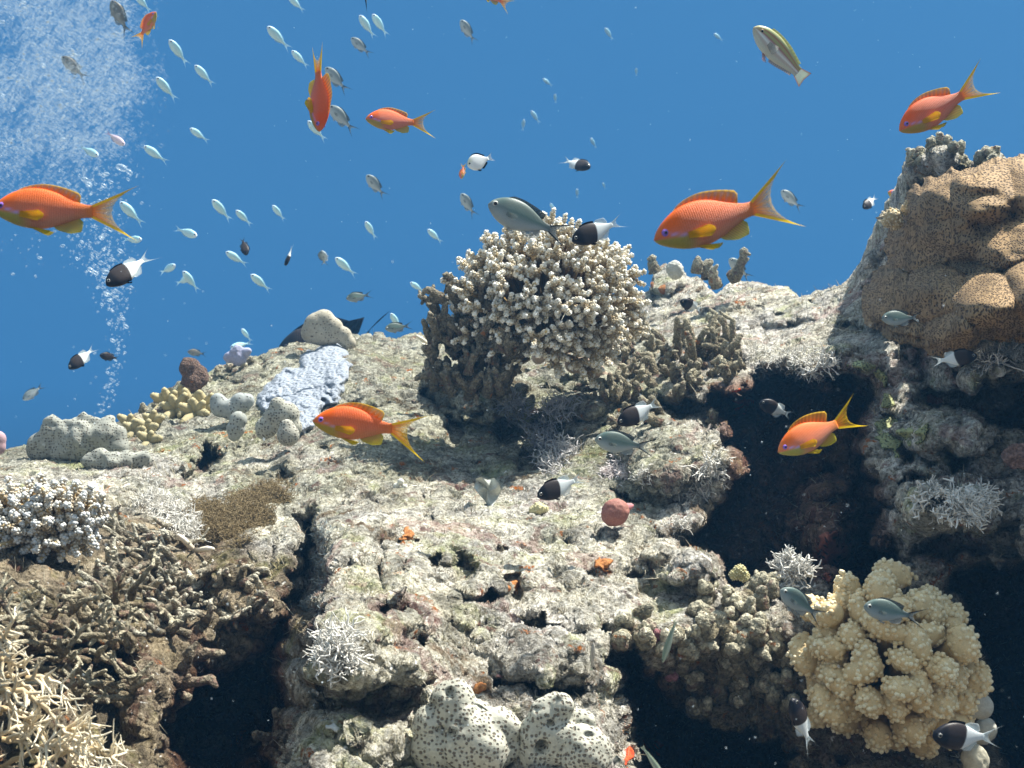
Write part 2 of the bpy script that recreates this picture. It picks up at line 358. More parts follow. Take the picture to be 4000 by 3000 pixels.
def build_reef():
    pxs = np.concatenate([np.arange(-4200, -900, 45.), np.arange(-900, -20, 14.), np.arange(-20, 4020, 3.4), np.arange(4020, 4900, 14.), np.arange(4900, 8200, 45.)])
    t = np.concatenate([np.linspace(0, 1, 640)[:-1]**1.0*0.80, np.linspace(.80, 1, 40)])
    sky = skyline(pxs)
    bot = 3060.
    # front rows: crest down to just under the frame, then further under it
    rows = []
    T = np.linspace(0, 1, 640)
    pyF = sky[None, :]+(bot-sky)[None, :]*T[:, None]
    T2 = np.linspace(0, 1, 26)[1:]
    pyB = np.broadcast_to(bot+640*T2[:, None], (25, len(pxs)))
    py = np.concatenate([pyF, pyB]); px = np.broadcast_to(pxs, py.shape)
    D = depth_at(px.ravel(), py.ravel()).reshape(py.shape)
    # crest rounds away from the viewer
    rr = np.clip((py-sky[None, :])/42., 0, 1); D = D+.09*(1-np.sqrt(1-(1-rr)**2))
    X = (px-2000)/4000*FW*D; Z = -(py-1500)/4000*FW*D; Y = D
    F = np.stack([X, Y, Z], -1)
    # behind the crest
    K = 60; s = (np.arange(1, K+1)/K)[:, None]
    y0 = Y[0][None, :]; dy = .012*s+2.8*s**2.2; yb = y0+dy
    zb = Z[0][None, :]*yb/y0-.42*dy-.02*s; xb = X[0][None, :]*(1+.25*dy)
    B = np.stack([xb, yb, zb], -1)[::-1]
    G = np.concatenate([B, F]); nr, nc = G.shape[:2]
    V = G.reshape(-1, 3)
    i = np.arange(nr-1)[:, None]*nc; j = np.arange(nc-1)[None, :]
    Q = np.stack([i+j, i+nc+j, i+nc+j+1, i+j+1], -1).reshape(-1, 4)
    PXv = np.concatenate([np.broadcast_to(pxs, (K, len(pxs))), px]).ravel(); PYv = np.concatenate([np.broadcast_to(sky, (K, len(pxs))), py]).ravel()
    nz = 150*fbm(np.stack([PXv/210, PYv/150, PXv*0], -1), 3, 66); pyn = PYv+nz; pxn = PXv+nz*.8
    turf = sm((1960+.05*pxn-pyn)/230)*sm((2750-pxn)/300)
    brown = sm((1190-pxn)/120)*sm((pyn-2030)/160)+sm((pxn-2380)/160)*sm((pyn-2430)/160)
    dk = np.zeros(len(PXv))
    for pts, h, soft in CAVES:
        if h > .28: dk = np.maximum(dk, sm(poly_mask(PXv, PYv, pts)/60))  # mask for the shade painted into the deep caves
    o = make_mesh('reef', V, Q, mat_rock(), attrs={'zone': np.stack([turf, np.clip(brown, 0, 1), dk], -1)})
    return tag(o, kind='structure', label='pale algae-crusted reef rock sloping down towards the viewer')

def mat_rock():
    t = NT('reef_rock')
    # warp the coordinates so nothing repeats in rows
    w = t.noise(9, 3, .6, out='Color')
    vm = t.n('ShaderNodeVectorMath', _operation='MULTIPLY_ADD'); t.set(vm.inputs[0], w); vm.inputs[1].default_value = (.05, .05, .05); t.set(vm.inputs[2], t.co)
    co = vm.outputs[0]
    big = t.noise(5, 4, .6); mid = t.noise(26, 6, .65, .3); fine = t.noise(150, 8, .72, .2); vf = t.noise(520, 5, .7)
    pit = t.voro(34, co=co); pit2 = t.voro(95, co=co)
    pitm = t.mr(pit, .05, .34); pit2m = t.mr(pit2, .0, .45)
    # pits only in patches
    patch = t.mr(t.noise(14, 3, .6, co=co), .38, .54)
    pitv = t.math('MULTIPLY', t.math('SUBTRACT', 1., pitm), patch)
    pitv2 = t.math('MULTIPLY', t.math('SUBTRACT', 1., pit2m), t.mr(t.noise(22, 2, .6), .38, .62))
    h = t.math('MULTIPLY', mid, .62)
    h = t.math('ADD', h, t.math('MULTIPLY', fine, .24))
    h = t.math('ADD', h, t.math('MULTIPLY', big, .5))
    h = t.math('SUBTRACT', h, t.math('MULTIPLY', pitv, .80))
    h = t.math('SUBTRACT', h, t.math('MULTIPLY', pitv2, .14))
    t.disp(h, .034, .55)
    # colour
    f2 = t.noise(230, 6, .75, .4); sp = t.noise(480, 4, .8)
    base = t.ramp(t.mr(f2, .34, .66), [(0, (.16, .135, .085)), (.25, (.46, .42, .31)), (.5, (.74, .70, .57)), (1, (.90, .87, .78))])
    grey = t.ramp(t.mr(f2, .34, .66), [(0, (.13, .11, .085)), (.3, (.47, .44, .385)), (.6, (.77, .735, .665)), (1, (.90, .88, .84))])
    c = t.mix(t.mr(t.noise(7, 4, .6, co=co), .40, .60), base, grey)
    c = t.mix(t.math('MULTIPLY', t.mr(t.noise(9, 5, .7), .50, .66), .5), c, t.mix(1., c, (.55, .53, .45), 'MULTIPLY'))
    grn = t.ramp(sp, [(.3, (.11, .14, .035)), (.7, (.50, .52, .22))])
    c = t.mix(t.math('MULTIPLY', t.mr(t.noise(12, 5, .7), .54, .66), .7), c, grn)
    dk = t.ramp(vf, [(.35, (.03, .022, .014)), (.65, (.17, .135, .085))])
    c = t.mix(1., c, t.mr(t.noise(24, 6, .72, .5), .38, .60, .46, 1.22), 'MULTIPLY')
    c = t.mix(1., c, t.mr(t.noise(90, 5, .75), .35, .56, .55, 1.15), 'MULTIPLY')
    c = t.mix(t.math('MULTIPLY', t.mr(t.noise(75, 7, .8), .545, .63), .85), c, dk)
    c = t.mix(t.math('MULTIPLY', t.mr(sp, .56, .66), .55), c, (.07, .055, .035))
    pk = t.math('MULTIPLY', t.mr(t.noise(11, 3, .55, .8, co=co), .60, .635), t.mr(t.noise(60, 4, .7), .40, .50))
    c = t.mix(t.math('MULTIPLY', pk, .55), c, t.ramp(f2, [(.35, (.16, .075, .06)), (.65, (.50, .33, .30))]))                       # pink coralline patches
    rs = t.math('MULTIPLY', t.mr(t.noise(9, 4, .6, 1.2), .60, .64), t.mr(t.noise(45, 4, .7), .42, .54))
    c = t.mix(t.math('MULTIPLY', rs, .8), c, t.ramp(f2, [(.35, (.07, .045, .025)), (.65, (.27, .17, .08))]))                        # rusty brown turf
    c = t.mix(t.math('MULTIPLY', t.mr(t.noise(38, 5, .7, co=co), .59, .68), .8), c, t.ramp(vf, [(.3, (.09, .035, .028)), (.7, (.30, .15, .13))]))   # coralline crust
    zn = t.n('ShaderNodeSeparateXYZ'); t.set(zn.inputs[0], t.attr('zone', 'Vector'))     # rock tint by zone: grey-green turf, browner lower parts, shade painted maroon in caves
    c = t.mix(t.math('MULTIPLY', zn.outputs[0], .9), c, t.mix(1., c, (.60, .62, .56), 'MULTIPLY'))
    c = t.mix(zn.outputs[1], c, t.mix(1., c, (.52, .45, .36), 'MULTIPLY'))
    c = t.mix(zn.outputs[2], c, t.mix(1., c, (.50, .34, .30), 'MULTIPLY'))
    org = t.math('MULTIPLY', t.mr(t.noise(30, 4, .6, co=co), .62, .67), t.mr(t.noise(150, 4, .7), .46, .55))
    c = t.mix(org, c, t.ramp(vf, [(.3, (.20, .05, .01)), (.7, (.58, .21, .04))]))
    c = t.mix(t.mr(t.noise(120, 3, .6), .66, .72), c, (.86, .84, .78))
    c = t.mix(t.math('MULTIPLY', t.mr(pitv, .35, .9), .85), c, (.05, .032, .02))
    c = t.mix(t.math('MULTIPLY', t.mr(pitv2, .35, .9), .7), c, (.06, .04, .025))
    b = t.bump(t.math('ADD', t.math('MULTIPLY', vf, .5), t.noise(1500, 3, .6)), .7, .0011)
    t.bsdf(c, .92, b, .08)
    return t.m
reef = build_reef()
def turf():
    g = np.random.default_rng(17); N = 34000
    x = g.uniform(-60, 4060, N); y = g.uniform(500, 3060, N)
    k = y > skyline(x)+14; x, y = x[k], y[k]
    keep = fbm(np.stack([x/110, y/90, x*0], -1), 3, 12) > -.15; x, y = x[keep], y[keep]; n = len(x)
    d = depth_at(x, y)+.002; r = np.stack([(x-2000)/4000*FW*d, d, -(y-1500)/4000*FW*d], -1)
    dr = g.normal(0, .55, (n, 3))+np.array([0, -.75, .55]); dr /= np.linalg.norm(dr, axis=1)[:, None]
    L = g.uniform(.006, .012, n)*np.clip(d, .8, 2)**.6; th = .00042*np.clip(d, .8, 2)
    u = np.cross(dr, g.normal(0, 1, (n, 3))); u /= np.linalg.norm(u, axis=1)[:, None]; w = np.cross(dr, u); bn = g.normal(0, .35, (n, 3))
    V = []
    for t_, s in ((0, 1), (.5, .8), (1, .25)):
        c = r+dr*(L*t_)[:, None]+bn*(L*t_*t_)[:, None]
        for a in (0, 2.094, 4.189): V.append(c+(u*math.cos(a)+w*math.sin(a))*(th*s)[:, None])
    V = np.stack(V, 1).reshape(-1, 3); b = np.arange(n)[:, None]*9; F = []
    for s in (0, 1):
        for j in range(3): F.append(b+np.array([[3*s+j, 3*s+(j+1) % 3, 3*s+3+(j+1) % 3, 3*s+3+j]]))
    tone = g.uniform(0, 1, n)[:, None]; C = (np.array([.20, .17, .10])*(1-tone)+np.array([.62, .57, .44])*tone)
    C = np.repeat(C, 9, 0)
    m = NT('turf_filaments'); m.bsdf(m.attr('Col'), .9, None, .05)
    tag(make_mesh('turf_algae', V, np.concatenate(F), m.m, None, C), 'short pale fuzz of turf algae growing all over the reef rock', 'algae', None, 'stuff')
turf()
# ------------------------------------------------------------------ living and dead growths on the reef
rng = np.random.default_rng(7)
U = lambda a, b: float(rng.uniform(a, b))
def unit(v): v = np.asarray(v, float); return v/(np.linalg.norm(v)+1e-12)
def fib(n, k0=0):
    i = np.arange(n)+.5; z = 1-2*i/n; a = i*2.399963+k0; r = np.sqrt(1-z*z)
    return np.stack([r*np.cos(a), r*np.sin(a), z], -1)
def ortho(d):
    d = unit(d); r = np.array([0, 0, 1.]) if abs(d[2]) < .9 else np.array([1., 0, 0])
    u = unit(np.cross(d, r)); return u, np.cross(d, u)
def lerp(a, b, t): return np.asarray(a)*(1-t)+np.asarray(b)*t

def mat_coral(name, scale=400, rough=.75, bs=.4, var=.18, tint=(1, 1, 1)):
    t = NT(name); c = t.attr('Col')
    n = t.noise(scale, 4, .6); big = t.noise(scale*.12, 3, .6)
    k = t.mr(n, .3, .7, 1-var, 1+var); k2 = t.mr(big, .3, .7, 1-var, 1+var)
    c = t.mix(1., c, t.math('MULTIPLY', k, k2), 'MULTIPLY'); c = t.mix(1., c, tint, 'MULTIPLY')
    t.bsdf(c, rough, t.bump(n, bs, .0012), .25); return t.m
M_ACRO = mat_coral('living_coral', 900, .6, .35, .14)
M_POC = mat_coral('cauliflower_coral', 900, .6, .35, .12)
def mat_dead():
    t = NT('dead_coral'); c = t.attr('Col')
    n = t.noise(260, 6, .72); v = t.voro(300); m = t.noise(70, 4, .6)
    k = t.ramp(n, [(.30, (.28, .26, .22)), (.5, (.9, .88, .8)), (.68, (1.7, 1.65, 1.5))])
    c = t.mix(1., c, k, 'MULTIPLY')
    c = t.mix(t.math('MULTIPLY', t.mr(m, .56, .66), .6), c, (.20, .10, .085))
    c = t.mix(t.math('MULTIPLY', t.mr(t.noise(60, 4, .6), .65, .69), .8), c, (.40, .15, .04))
    t.bsdf(c, .92, t.bump(t.math('ADD', n, t.math('MULTIPLY', v, .6)), 1., .004), .1)
    t.disp(t.noise(200, 4, .65), .0042, .5); return t.m
M_DEAD = mat_dead()
M_PLAIN = mat_coral('soft_growth', 500, .8, .3, .12)

def branchlet(mb, a, b, rc, rn, c0, c1, tipc, rings=None, per=6, bend=.15):
    """a short finger covered in rounded polyps; pale growing tip"""
    a = np.asarray(a); b = np.asarray(b); d = b-a; L = np.linalg.norm(d); u, v = ortho(d)
    off = u*U(-bend, bend)*L+v*U(-bend, bend)*L
    T = np.linspace(0, 1, 5)[:, None]; pts = a+(b-a)*T+off*(T*(1-T))*2
    cols = np.array([lerp(c0, c1, t) for t in T[:, 0]])
    mb.tube(pts, np.linspace(rc*1.15, rc*.8, 5), cols, 6, False)
    mb.ball(pts[-1], rc*.92, tipc, 1)
    n = rings or max(3, int(L/(rn*2.0)))
    for i in range(n):
        t = (i+.6)/n; p = a+(b-a)*t+off*(t*(1-t))*2
        for k in range(per):
            if rng.random() < .12: continue
            an = 2*math.pi*(k+.5*(i % 2))/per+U(-.3, .3); o = u*math.cos(an)+v*math.sin(an)
            q = p+o*rc*(1.22-.2*t)+unit(d)*rn*U(-.3, .5)
            cc = lerp(lerp(c0, c1, t), tipc, min(1, (.05+1.1*t**1.9)*U(.5, 1.1)))
            mb.ball(q, rn*U(.75, 1.15), cc, 0)

def acropora(name, label, cat, base, cen, rad, n, rc, rn, ll, cols, ycut=.5, zlow=-.75, nb=3, spikes=(), d0=1.6, seed=1, tilt=(0, 0, 0)):
    global rng; rng = np.random.default_rng(seed)
    root = empty(name, tuple(base)); root.location = (0, 0, 0); tag(root, label, cat)
    c0, c1, tipc = cols; cen = np.array(cen); base = np.array(base); rad = np.array(rad)
    core = MB()
    for k in range(16):
        dd = unit([U(-1, 1), U(-1, .5), U(-.3, 1)])
        core.tube([base, lerp(base, cen+dd*rad*.5, .5)+rng.normal(0, .004, 3), cen+dd*rad*.62], [rc*1.9, rc*1.6, rc*1.2], [lerp(c0, (0, 0, 0), .3)]*3, 7)
    core.build('trunk', M_ACRO, root)
    dirs = [d for d in fib(int(n*1.9), seed) if d[1] < ycut and d[2] > zlow]
    rng.shuffle(dirs); dirs = dirs[:n]
    ends = [(cen+unit(d+rng.normal(0, .06, 3))*rad*U(.70, 1.05), d) for d in dirs]+[(np.array(s), unit(np.array(s)-cen)) for s in spikes]
    for E, d in ends:
        mb = MB(); S = lerp(base, cen, .55)+(E-cen)*.35
        mid = lerp(S, E, .55)+np.array([0, 0, .01])+rng.normal(0, .003, 3)
        dd = unit((E-cen)/rad+np.array(tilt))
        T = [S, mid, E-dd*ll*.7]
        mb.tube(T, [rc*1.1, rc*1.0, rc*.9], [c0, c0, lerp(c0, c1, .5)], 6, False)
        branchlet(mb, E-dd*ll, E, rc, rn, c0, c1, tipc)
        u, v = ortho(dd)
        for k in range(nb):
            an = 2*math.pi*(k+U(0, .6))/nb; side = u*math.cos(an)+v*math.sin(an)
            st = E-dd*ll*U(.8, 1.2); q = st+unit(dd*U(.55, 1.)+side*U(.6, 1.)+np.array([0, 0, .25]))*ll*U(.55, .95)
            branchlet(mb, st, q, rc*U(.8, 1), rn, c0, c1, tipc)
        mb.build('branch', M_ACRO, root)
    return root

# the big white-tipped coral in the middle
d = 1.62; k = PX(d)
acropora('table_coral', 'large rounded branching coral with tan arms and white knobbly tips on top of the ridge', 'coral',
         P(2150, 1400, d+.10), P(2125, 1200, d), (410*k, .14, 350*k), 205, .0028, .0020, .029,
         ((.19, .12, .04), (.58, .46, .24), (.88, .87, .80)), ycut=.45, zlow=-.86, nb=4, d0=d, seed=3,
         spikes=[P(2165, 815, d+.02), P(2235, 855, d), P(2120, 830, d+.03), P(1925, 960, d-.02), P(2460, 960, d), P(2410, 950, d+.02), P(1840, 1020, d), P(2540, 1180, d-.02), P(2520, 1060, d), P(2300, 900, d)])
d = 1.08; k = PX(d)
acropora('staghorn_thicket', 'cropped clump of stubby tan coral fingers with bluish white tips at the left edge', 'coral',
         P(120, 2200, d+.05), P(150, 2030, d), (300*k, .055, 185*k), 80, .0027, .0018, .026,
         ((.19, .115, .04), (.54, .42, .22), (.58, .60, .60)), ycut=.35, zlow=-.8, nb=3, seed=9, tilt=(-.35, 0, .25))

# cream cauliflower coral lower right
def cauliflower():
    global rng; rng = np.random.default_rng(21)
    d = .98; k = PX(d); cen = np.array(P(3465, 2575, d+.03)); base = np.array(P(3450, 2700, d+.09)); rad = np.array([345*k, .075, 335*k])
    root = empty('cauliflower_coral'); tag(root, 'big cream yellow cauliflower coral with warty lobes below the dark cave', 'coral')
    mb = MB()
    for q in range(10):
        e = cen+unit([U(-1, 1), U(-1, 0), U(-.6, 1)])*rad*.5; mb.tube([base, lerp(base, e, .6), e], [.018, .013, .010], [(.30, .15, .04)]*3, 8)
    mb.build('trunk', M_POC, root)
    dirs = [v for v in fib(118, 1.3) if v[1] < .35]
    for v in dirs:
        if v[2] < -.45 and rng.random() < .4: continue
        mb = MB(); dd = unit(v+rng.normal(0, .08, 3)); E = cen+dd*rad*U(.78, 1.10)
        S = lerp(base, cen, .5)+(E-cen)*.3
        u, w = ortho(dd); a = U(0, math.pi); u, w = u*math.cos(a)+w*math.sin(a), w*math.cos(a)-u*math.sin(a)
        R1 = U(.012, .021); R2 = U(.009, .012); rot = np.stack([u, w, dd], 1)
        low = .55 if dd[2] < -.35 else 1.
        cs = np.array((.60, .42, .18)); ct = np.array((.90, .81, .56))
        mb.tube([S, lerp(S, E, .5), E-dd*.006], [.006, .008, .009], [cs*.5, cs*.75, cs], 8, False)
        mb.ball(E-dd*.004, 1., lerp(cs, ct, .25), 3, (R1, R2, .0135), rot)
        for f in fib(120):
            if f[2] < -.35: continue
            p = (f+rng.normal(0, .13, 3))*.97*np.array([R1, R2, .0135]); q = E-dd*.004+rot @ p
            h = max(0, f[2]); mb.ball(E-dd*.004+rot @ (p*.93), U(.0019, .0028), lerp(cs, ct, min(1, .30+.62*h)*U(.8, 1)), 1, (1, 1, 1.15), rot)
        mb.build('branch', M_POC, root)
    return root
cauliflower()

def spiky(name, label, strokes, d, r, col, seed, side=(50, 110), n_side=5, parts=True):
    """thin tapering antler-like branches; strokes are runs of picture places"""
    global rng; rng = np.random.default_rng(seed)
    root = empty(name); tag(root, label, 'coral'); k = PX(d)
    for st in strokes:
        mb = MB(); pts = [np.array(P(x+U(-6, 6), y+U(-6, 6), d+U(-.02, .02)+(q[0] if q else 0))) for x, y, *q in st]
        n = 5; fine = []
        for a, b in zip(pts[:-1], pts[1:]):
            for j in range(n): fine.append(lerp(a, b, j/n)+rng.normal(0, r*.35, 3))
        fine.append(pts[-1]); fine = np.array(fine); m = len(fine)
        rr = np.linspace(r*1.25, r*.3, m); cc = np.array([lerp(col[0], col[1], min(1, i/m*1.2)) for i in range(m)])
        mb.tube(fine, rr, cc, 7)
        for j in range(n_side*(len(pts)-1)):
            t = U(.08, .95); i = int(t*(m-1)); p = fine[i]; ax = unit(fine[min(i+1, m-1)]-fine[max(i-1, 0)]+1e-6)
            L = U(*side)*k; an = U(-1.3, 1.3); sgn = 1 if rng.random() < .5 else -1
            perp = unit(np.cross(ax, [0, 1, 0]))*sgn
            dirn = unit(perp*math.cos(an)+ax*.65+np.array([0, -1, 0])*abs(math.sin(an))*.8+np.array([0, 0, .15]))
            q1 = p+dirn*L*.5+rng.normal(0, r*.4, 3); q2 = q1+unit(dirn+rng.normal(0, .25, 3))*L*.5
            mb.tube([p, q1, q2], [rr[i]*.8, rr[i]*.6, r*.12], [cc[i], lerp(cc[i], col[1], .5), col[1]], 6)
            if rng.random() < .6:
                q3 = q1+unit(dirn+rng.normal(0, .6, 3))*L*.4; mb.tube([q1, lerp(q1, q3, .5), q3], [rr[i]*.55, rr[i]*.4, r*.1], [lerp(cc[i], col[1], .5)]*2+[col[1]], 6)
        mb.build('branch', M_ACRO, root)
    return root
spiky('fire_coral', 'pale tan thorny lattice coral cropped by the lower left corner', [
    [(-120, 2480), (20, 2500), (60, 2420), (55, 2370)], [(-80, 2640), (60, 2640), (150, 2720), (240, 2730), (330, 2730)], [(-60, 2700), (90, 2690), (200, 2780), (250, 2860), (330, 2880), (400, 2870)],
    [(-100, 2800), (30, 2770), (120, 2820), (180, 2900), (300, 2920), (430, 2930), (480, 2900)], [(-80, 2920), (60, 2830), (160, 2850)], [(-50, 3020), (120, 2940), (240, 2890), (340, 2900), (440, 2860)],
    [(60, 3060), (200, 2960), (300, 2930), (400, 2960), (440, 3010)], [(200, 3080), (260, 2990), (330, 2960), (360, 3010)], [(-40, 2560), (90, 2600), (130, 2560)], [(-60, 2600), (40, 2740), (60, 2820), (160, 2830)],
    [(100, 2650), (190, 2650), (260, 2690)], [(0, 2890), (90, 2900), (200, 2940)], [(240, 2860), (320, 2840), (370, 2800)], [(360, 2930), (440, 2960), (500, 2930)]],
    .74, .0017, ((.40, .28, .13), (.84, .76, .58)), 5, (50, 120), 6)

def dead(name, label, spots, d_off, r, ll, col, seed, up=(0, -.25, 1), spread=.8, nubs=5, tips=(.42, .40, .33), cat='coral'):
    """worn coral fingers; spots = picture places of their feet"""
    global rng; rng = np.random.default_rng(seed)
    root = empty(name); tag(root, label, cat)
    for s in spots:
        x, y = s[0], s[1]; L = (s[2] if len(s) > 2 else 1)*ll*U(.75, 1.25); lean = s[3] if len(s) > 3 else 0
        d = (s[4] if len(s) > 4 else surf(x, y)[1]-d_off); p = np.array(P(x, y, d+.012)); mb = MB()
        dd = unit(np.array(up)+np.array([lean, 0, 0])+rng.normal(0, spread*.35, 3))
        n = 6; pts = [p]; cur = dd.copy()
        for i in range(n): cur = unit(cur+rng.normal(0, .16, 3)); pts.append(pts[-1]+cur*L/n)
        pts = np.array(pts); rr = r*np.linspace(1.25, .75, n+1)*rng.uniform(.8, 1.25, n+1)
        cc = np.array([lerp(col, tips, (i/n)**1.5) for i in range(n+1)])*U(.75, 1.2)
        mb.tube(pts, rr, cc, 9)
        for j in range(nubs):
            i = rng.integers(1, n+1); u, v = ortho(cur); an = U(0, 6.28); o = unit(u*math.cos(an)+v*math.sin(an)+cur*.5)
            if rng.random() < .45:
                e = pts[i]+o*L*U(.2, .42)
                mb.tube([pts[i], lerp(pts[i], e, .5)+rng.normal(0, r*.2, 3), e], [rr[i]*.8, rr[i]*.75, rr[i]*.5], [cc[i], cc[i], lerp(cc[i], tips, .5)], 8)
            else: mb.ball(pts[i]+o*rr[i]*.7, rr[i]*U(.4, .7), lerp(cc[i], tips, U(0, .6)), 2)
        mb.build('branch', M_DEAD, root)
    return root
G1 = (.17, .15, .115)
R2 = np.random.default_rng(4)
sp = [(1700, 1530, 1.0, -.3, 1.60), (1720, 1450, 1.2, -.5, 1.6), (1690, 1330, 1.0, -.9, 1.6), (1700, 1210, 1.0, -.6, 1.62), (1740, 1180, 1.3, -.9, 1.6), (1760, 1150, 1.3, -.2, 1.6), (1830, 1200, 1.4, .1, 1.6), (1860, 1300, 1.4, .3, 1.58),
      (1780, 1320, 1.3, -.2, 1.57), (1900, 1400, 1.2, .1, 1.57)]+[(float(R2.uniform(1700, 1990)), float(R2.uniform(1250, 1560)), 1.1, float(R2.uniform(-.7, .7)), float(R2.uniform(1.53, 1.60))) for _ in range(78)]+[(float(R2.uniform(1690, 1900)), float(R2.uniform(1180, 1420)), .9, float(R2.uniform(-.9, .4)), float(R2.uniform(1.55, 1.60))) for _ in range(22)]
dead('dead_staghorn', 'dark weathered dead coral stubs on the left flank of the white-tipped coral', sp, 0, .0058, .030, G1, 31, tips=(.34, .31, .25))
sp = [(float(R2.uniform(2330, 2900)), float(R2.uniform(1330, 1500)), .9) for _ in range(20)]+[(float(R2.uniform(2360, 2900)), float(R2.uniform(1380, 1680)), .8, float(R2.uniform(-.8, .6))) for _ in range(58)]+[(2370+45*i, 1340+(i % 3)*25, 1.5, float(R2.uniform(-.2, .3))) for i in range(12)]+[(2640+38*i, 1400+(i % 3)*30, 1.9, .1) for i in range(7)]
dead('dead_finger_coral', 'upright worn grey brown coral fingers on the ledge right of the white-tipped coral', sp, .02, .0058, .034, (.15, .125, .085), 32, tips=(.46, .43, .34))
sp = [(float(R2.uniform(2720, 3060)), float(R2.uniform(2270, 2560)), .8) for _ in range(34)]+[(float(R2.uniform(2650, 3100)), float(R2.uniform(2500, 2780)), .8) for _ in range(44)]+[(float(R2.uniform(2380, 2760)), float(R2.uniform(2390, 2560)), .6) for _ in range(18)]
dead('rubble_knob_coral', 'knobbly pale-topped dead coral bush left of the cream cauliflower coral', sp, .025, .0070, .020, (.22, .19, .13), 33, up=(0, -.7, .8), tips=(.66, .63, .52), nubs=6)
sp = [(float(R2.uniform(380, 760)), float(R2.uniform(2060, 2480)), 1., float(R2.uniform(-1.4, 1.2))) for _ in range(64)]
dead('dead_branch_thicket', 'tangle of thin grey dead branches beside the left-edge white-tipped coral', sp, .02, .0030, .032, (.20, .17, .13), 34, up=(-.2, -.7, .6), tips=(.66, .64, .56), nubs=4)
sp = [(float(R2.uniform(560, 1060)), float(R2.uniform(2220, 2470)), 1., float(R2.uniform(-1.2, 1.2))) for _ in range(52)]
dead('dead_branch_rubble', 'rust-speckled dead branch rubble above the dark lower left crevice', sp, .02, .0036, .026, (.21, .16, .11), 35, up=(.1, -.7, .6), tips=(.66, .63, .54), nubs=4)
sp = [(float(R2.uniform(-20, 560)), float(R2.uniform(2330, 2780)), 1., float(R2.uniform(-1.6, 1.2)), float(R2.uniform(.84, .93))) for _ in range(96)]
dead('shaded_branch_rubble', 'shaded mesh of thin dead branches above the thorny lattice coral', sp, .02, .0022, .032, (.20, .16, .11), 36, up=(-.3, -.4, .5), tips=(.62, .58, .46), nubs=5)
sp = [(float(R2.uniform(3380, 3640)), float(R2.uniform(1420, 1560)), .8) for _ in range(10)]+[(2850, 1090, 1.3, .8, 2.05), (2800, 1120, 1., .2, 2.05), (2760, 1090, .8, 0, 2.1), (2720, 1070, .7, 0, 2.1), (2560, 1060, .8, -.1, 2.1)]
dead('weathered_coral_stub', 'small crumbling coral stubs on the skyline right of the white-tipped coral', sp[10:], .02, .010, .042, (.25, .22, .16), 37, tips=(.5, .48, .4), nubs=4)

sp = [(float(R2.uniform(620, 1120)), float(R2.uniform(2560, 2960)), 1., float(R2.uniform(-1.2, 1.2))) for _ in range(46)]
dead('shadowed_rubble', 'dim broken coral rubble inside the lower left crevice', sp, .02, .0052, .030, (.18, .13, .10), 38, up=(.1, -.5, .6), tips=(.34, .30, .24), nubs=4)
sp = [(float(x), float(skyline(np.array([x]))[0])+float(R2.uniform(6, 40)), .6, float(R2.uniform(-.8, .8))) for x in R2.uniform(3560, 3960, 26)]
dead('crumbly_crest_coral', 'pale crumbly dead coral knobs crowning the honeycomb coral outcrop', sp, .02, .0068, .022, (.36, .34, .25), 39, tips=(.70, .68, .58), nubs=5)
sp = [(float(x), float(skyline(np.array([x]))[0])+float(R2.uniform(4, 60)), .6, float(R2.uniform(-.8, .8))) for x in R2.uniform(500, 1000, 30)]
dead('crumbly_ridge_coral', 'small crumbly stubs scattered along the left skyline around the finger corals', sp, .01, .0068, .022, (.30, .27, .20), 40, tips=(.55, .52, .43), nubs=5)
# ------------------------------------------------------------------ lumpy bodies: sponges and sea squirts
def lumpy(name, label, cat, balls, mat, d, col, sub=5, pits=(), noise=(.0, 1), seed=0, k=.12, depth_scale=.75):
    """one closed body swelling round several balls (px, py, r_px[, nearer m])"""
    kx = PX(d); B = np.array([list(P(b[0], b[1], d-(b[3] if len(b) > 3 else 0)))+[b[2]*kx] for b in balls])
    cen = (B[:, :3]*B[:, 3:]**2).sum(0)/(B[:, 3]**2).sum(); cen[1] = d+.35*B[:, 3].mean()
    Vd, F = ICO[sub]; r = []
    for b in B:
        oc = cen-b[:3]; bb = Vd @ oc; disc = bb*bb-(oc @ oc-b[3]**2)
        r.append(np.where(disc > 0, -bb+np.sqrt(np.maximum(disc, 0)), -1))
    r = np.array(r); rm = B[:, 3].mean(); ex = np.exp(r/(k*rm)); rad = np.log(ex.sum(0)+1e-9)*k*rm
    rad = np.maximum(rad, .25*rm)
    V = cen+Vd*rad[:, None]*np.array([1, depth_scale, 1])
    for px, py, rp, dp in pits:
        q = (V[:, 1] < cen[1]); px_ = V[:, 0]/V[:, 1]/FW*4000+2000; py_ = 1500-V[:, 2]/V[:, 1]/FW*4000
        rr = np.hypot(px_-px, py_-py)/rp; t = np.clip(1.2-rr, 0, 1)*q; V = V+np.array([0, 1, .0])*(dp*t*t*(3-2*t))[:, None]
    if noise[0]: V = V+Vd*(noise[0]*fbm(V*noise[1], 3, seed))[:, None]
    o = make_mesh(name, V, F, mat, None, np.tile(col, (len(V), 1)))
    return tag(o, label, cat)
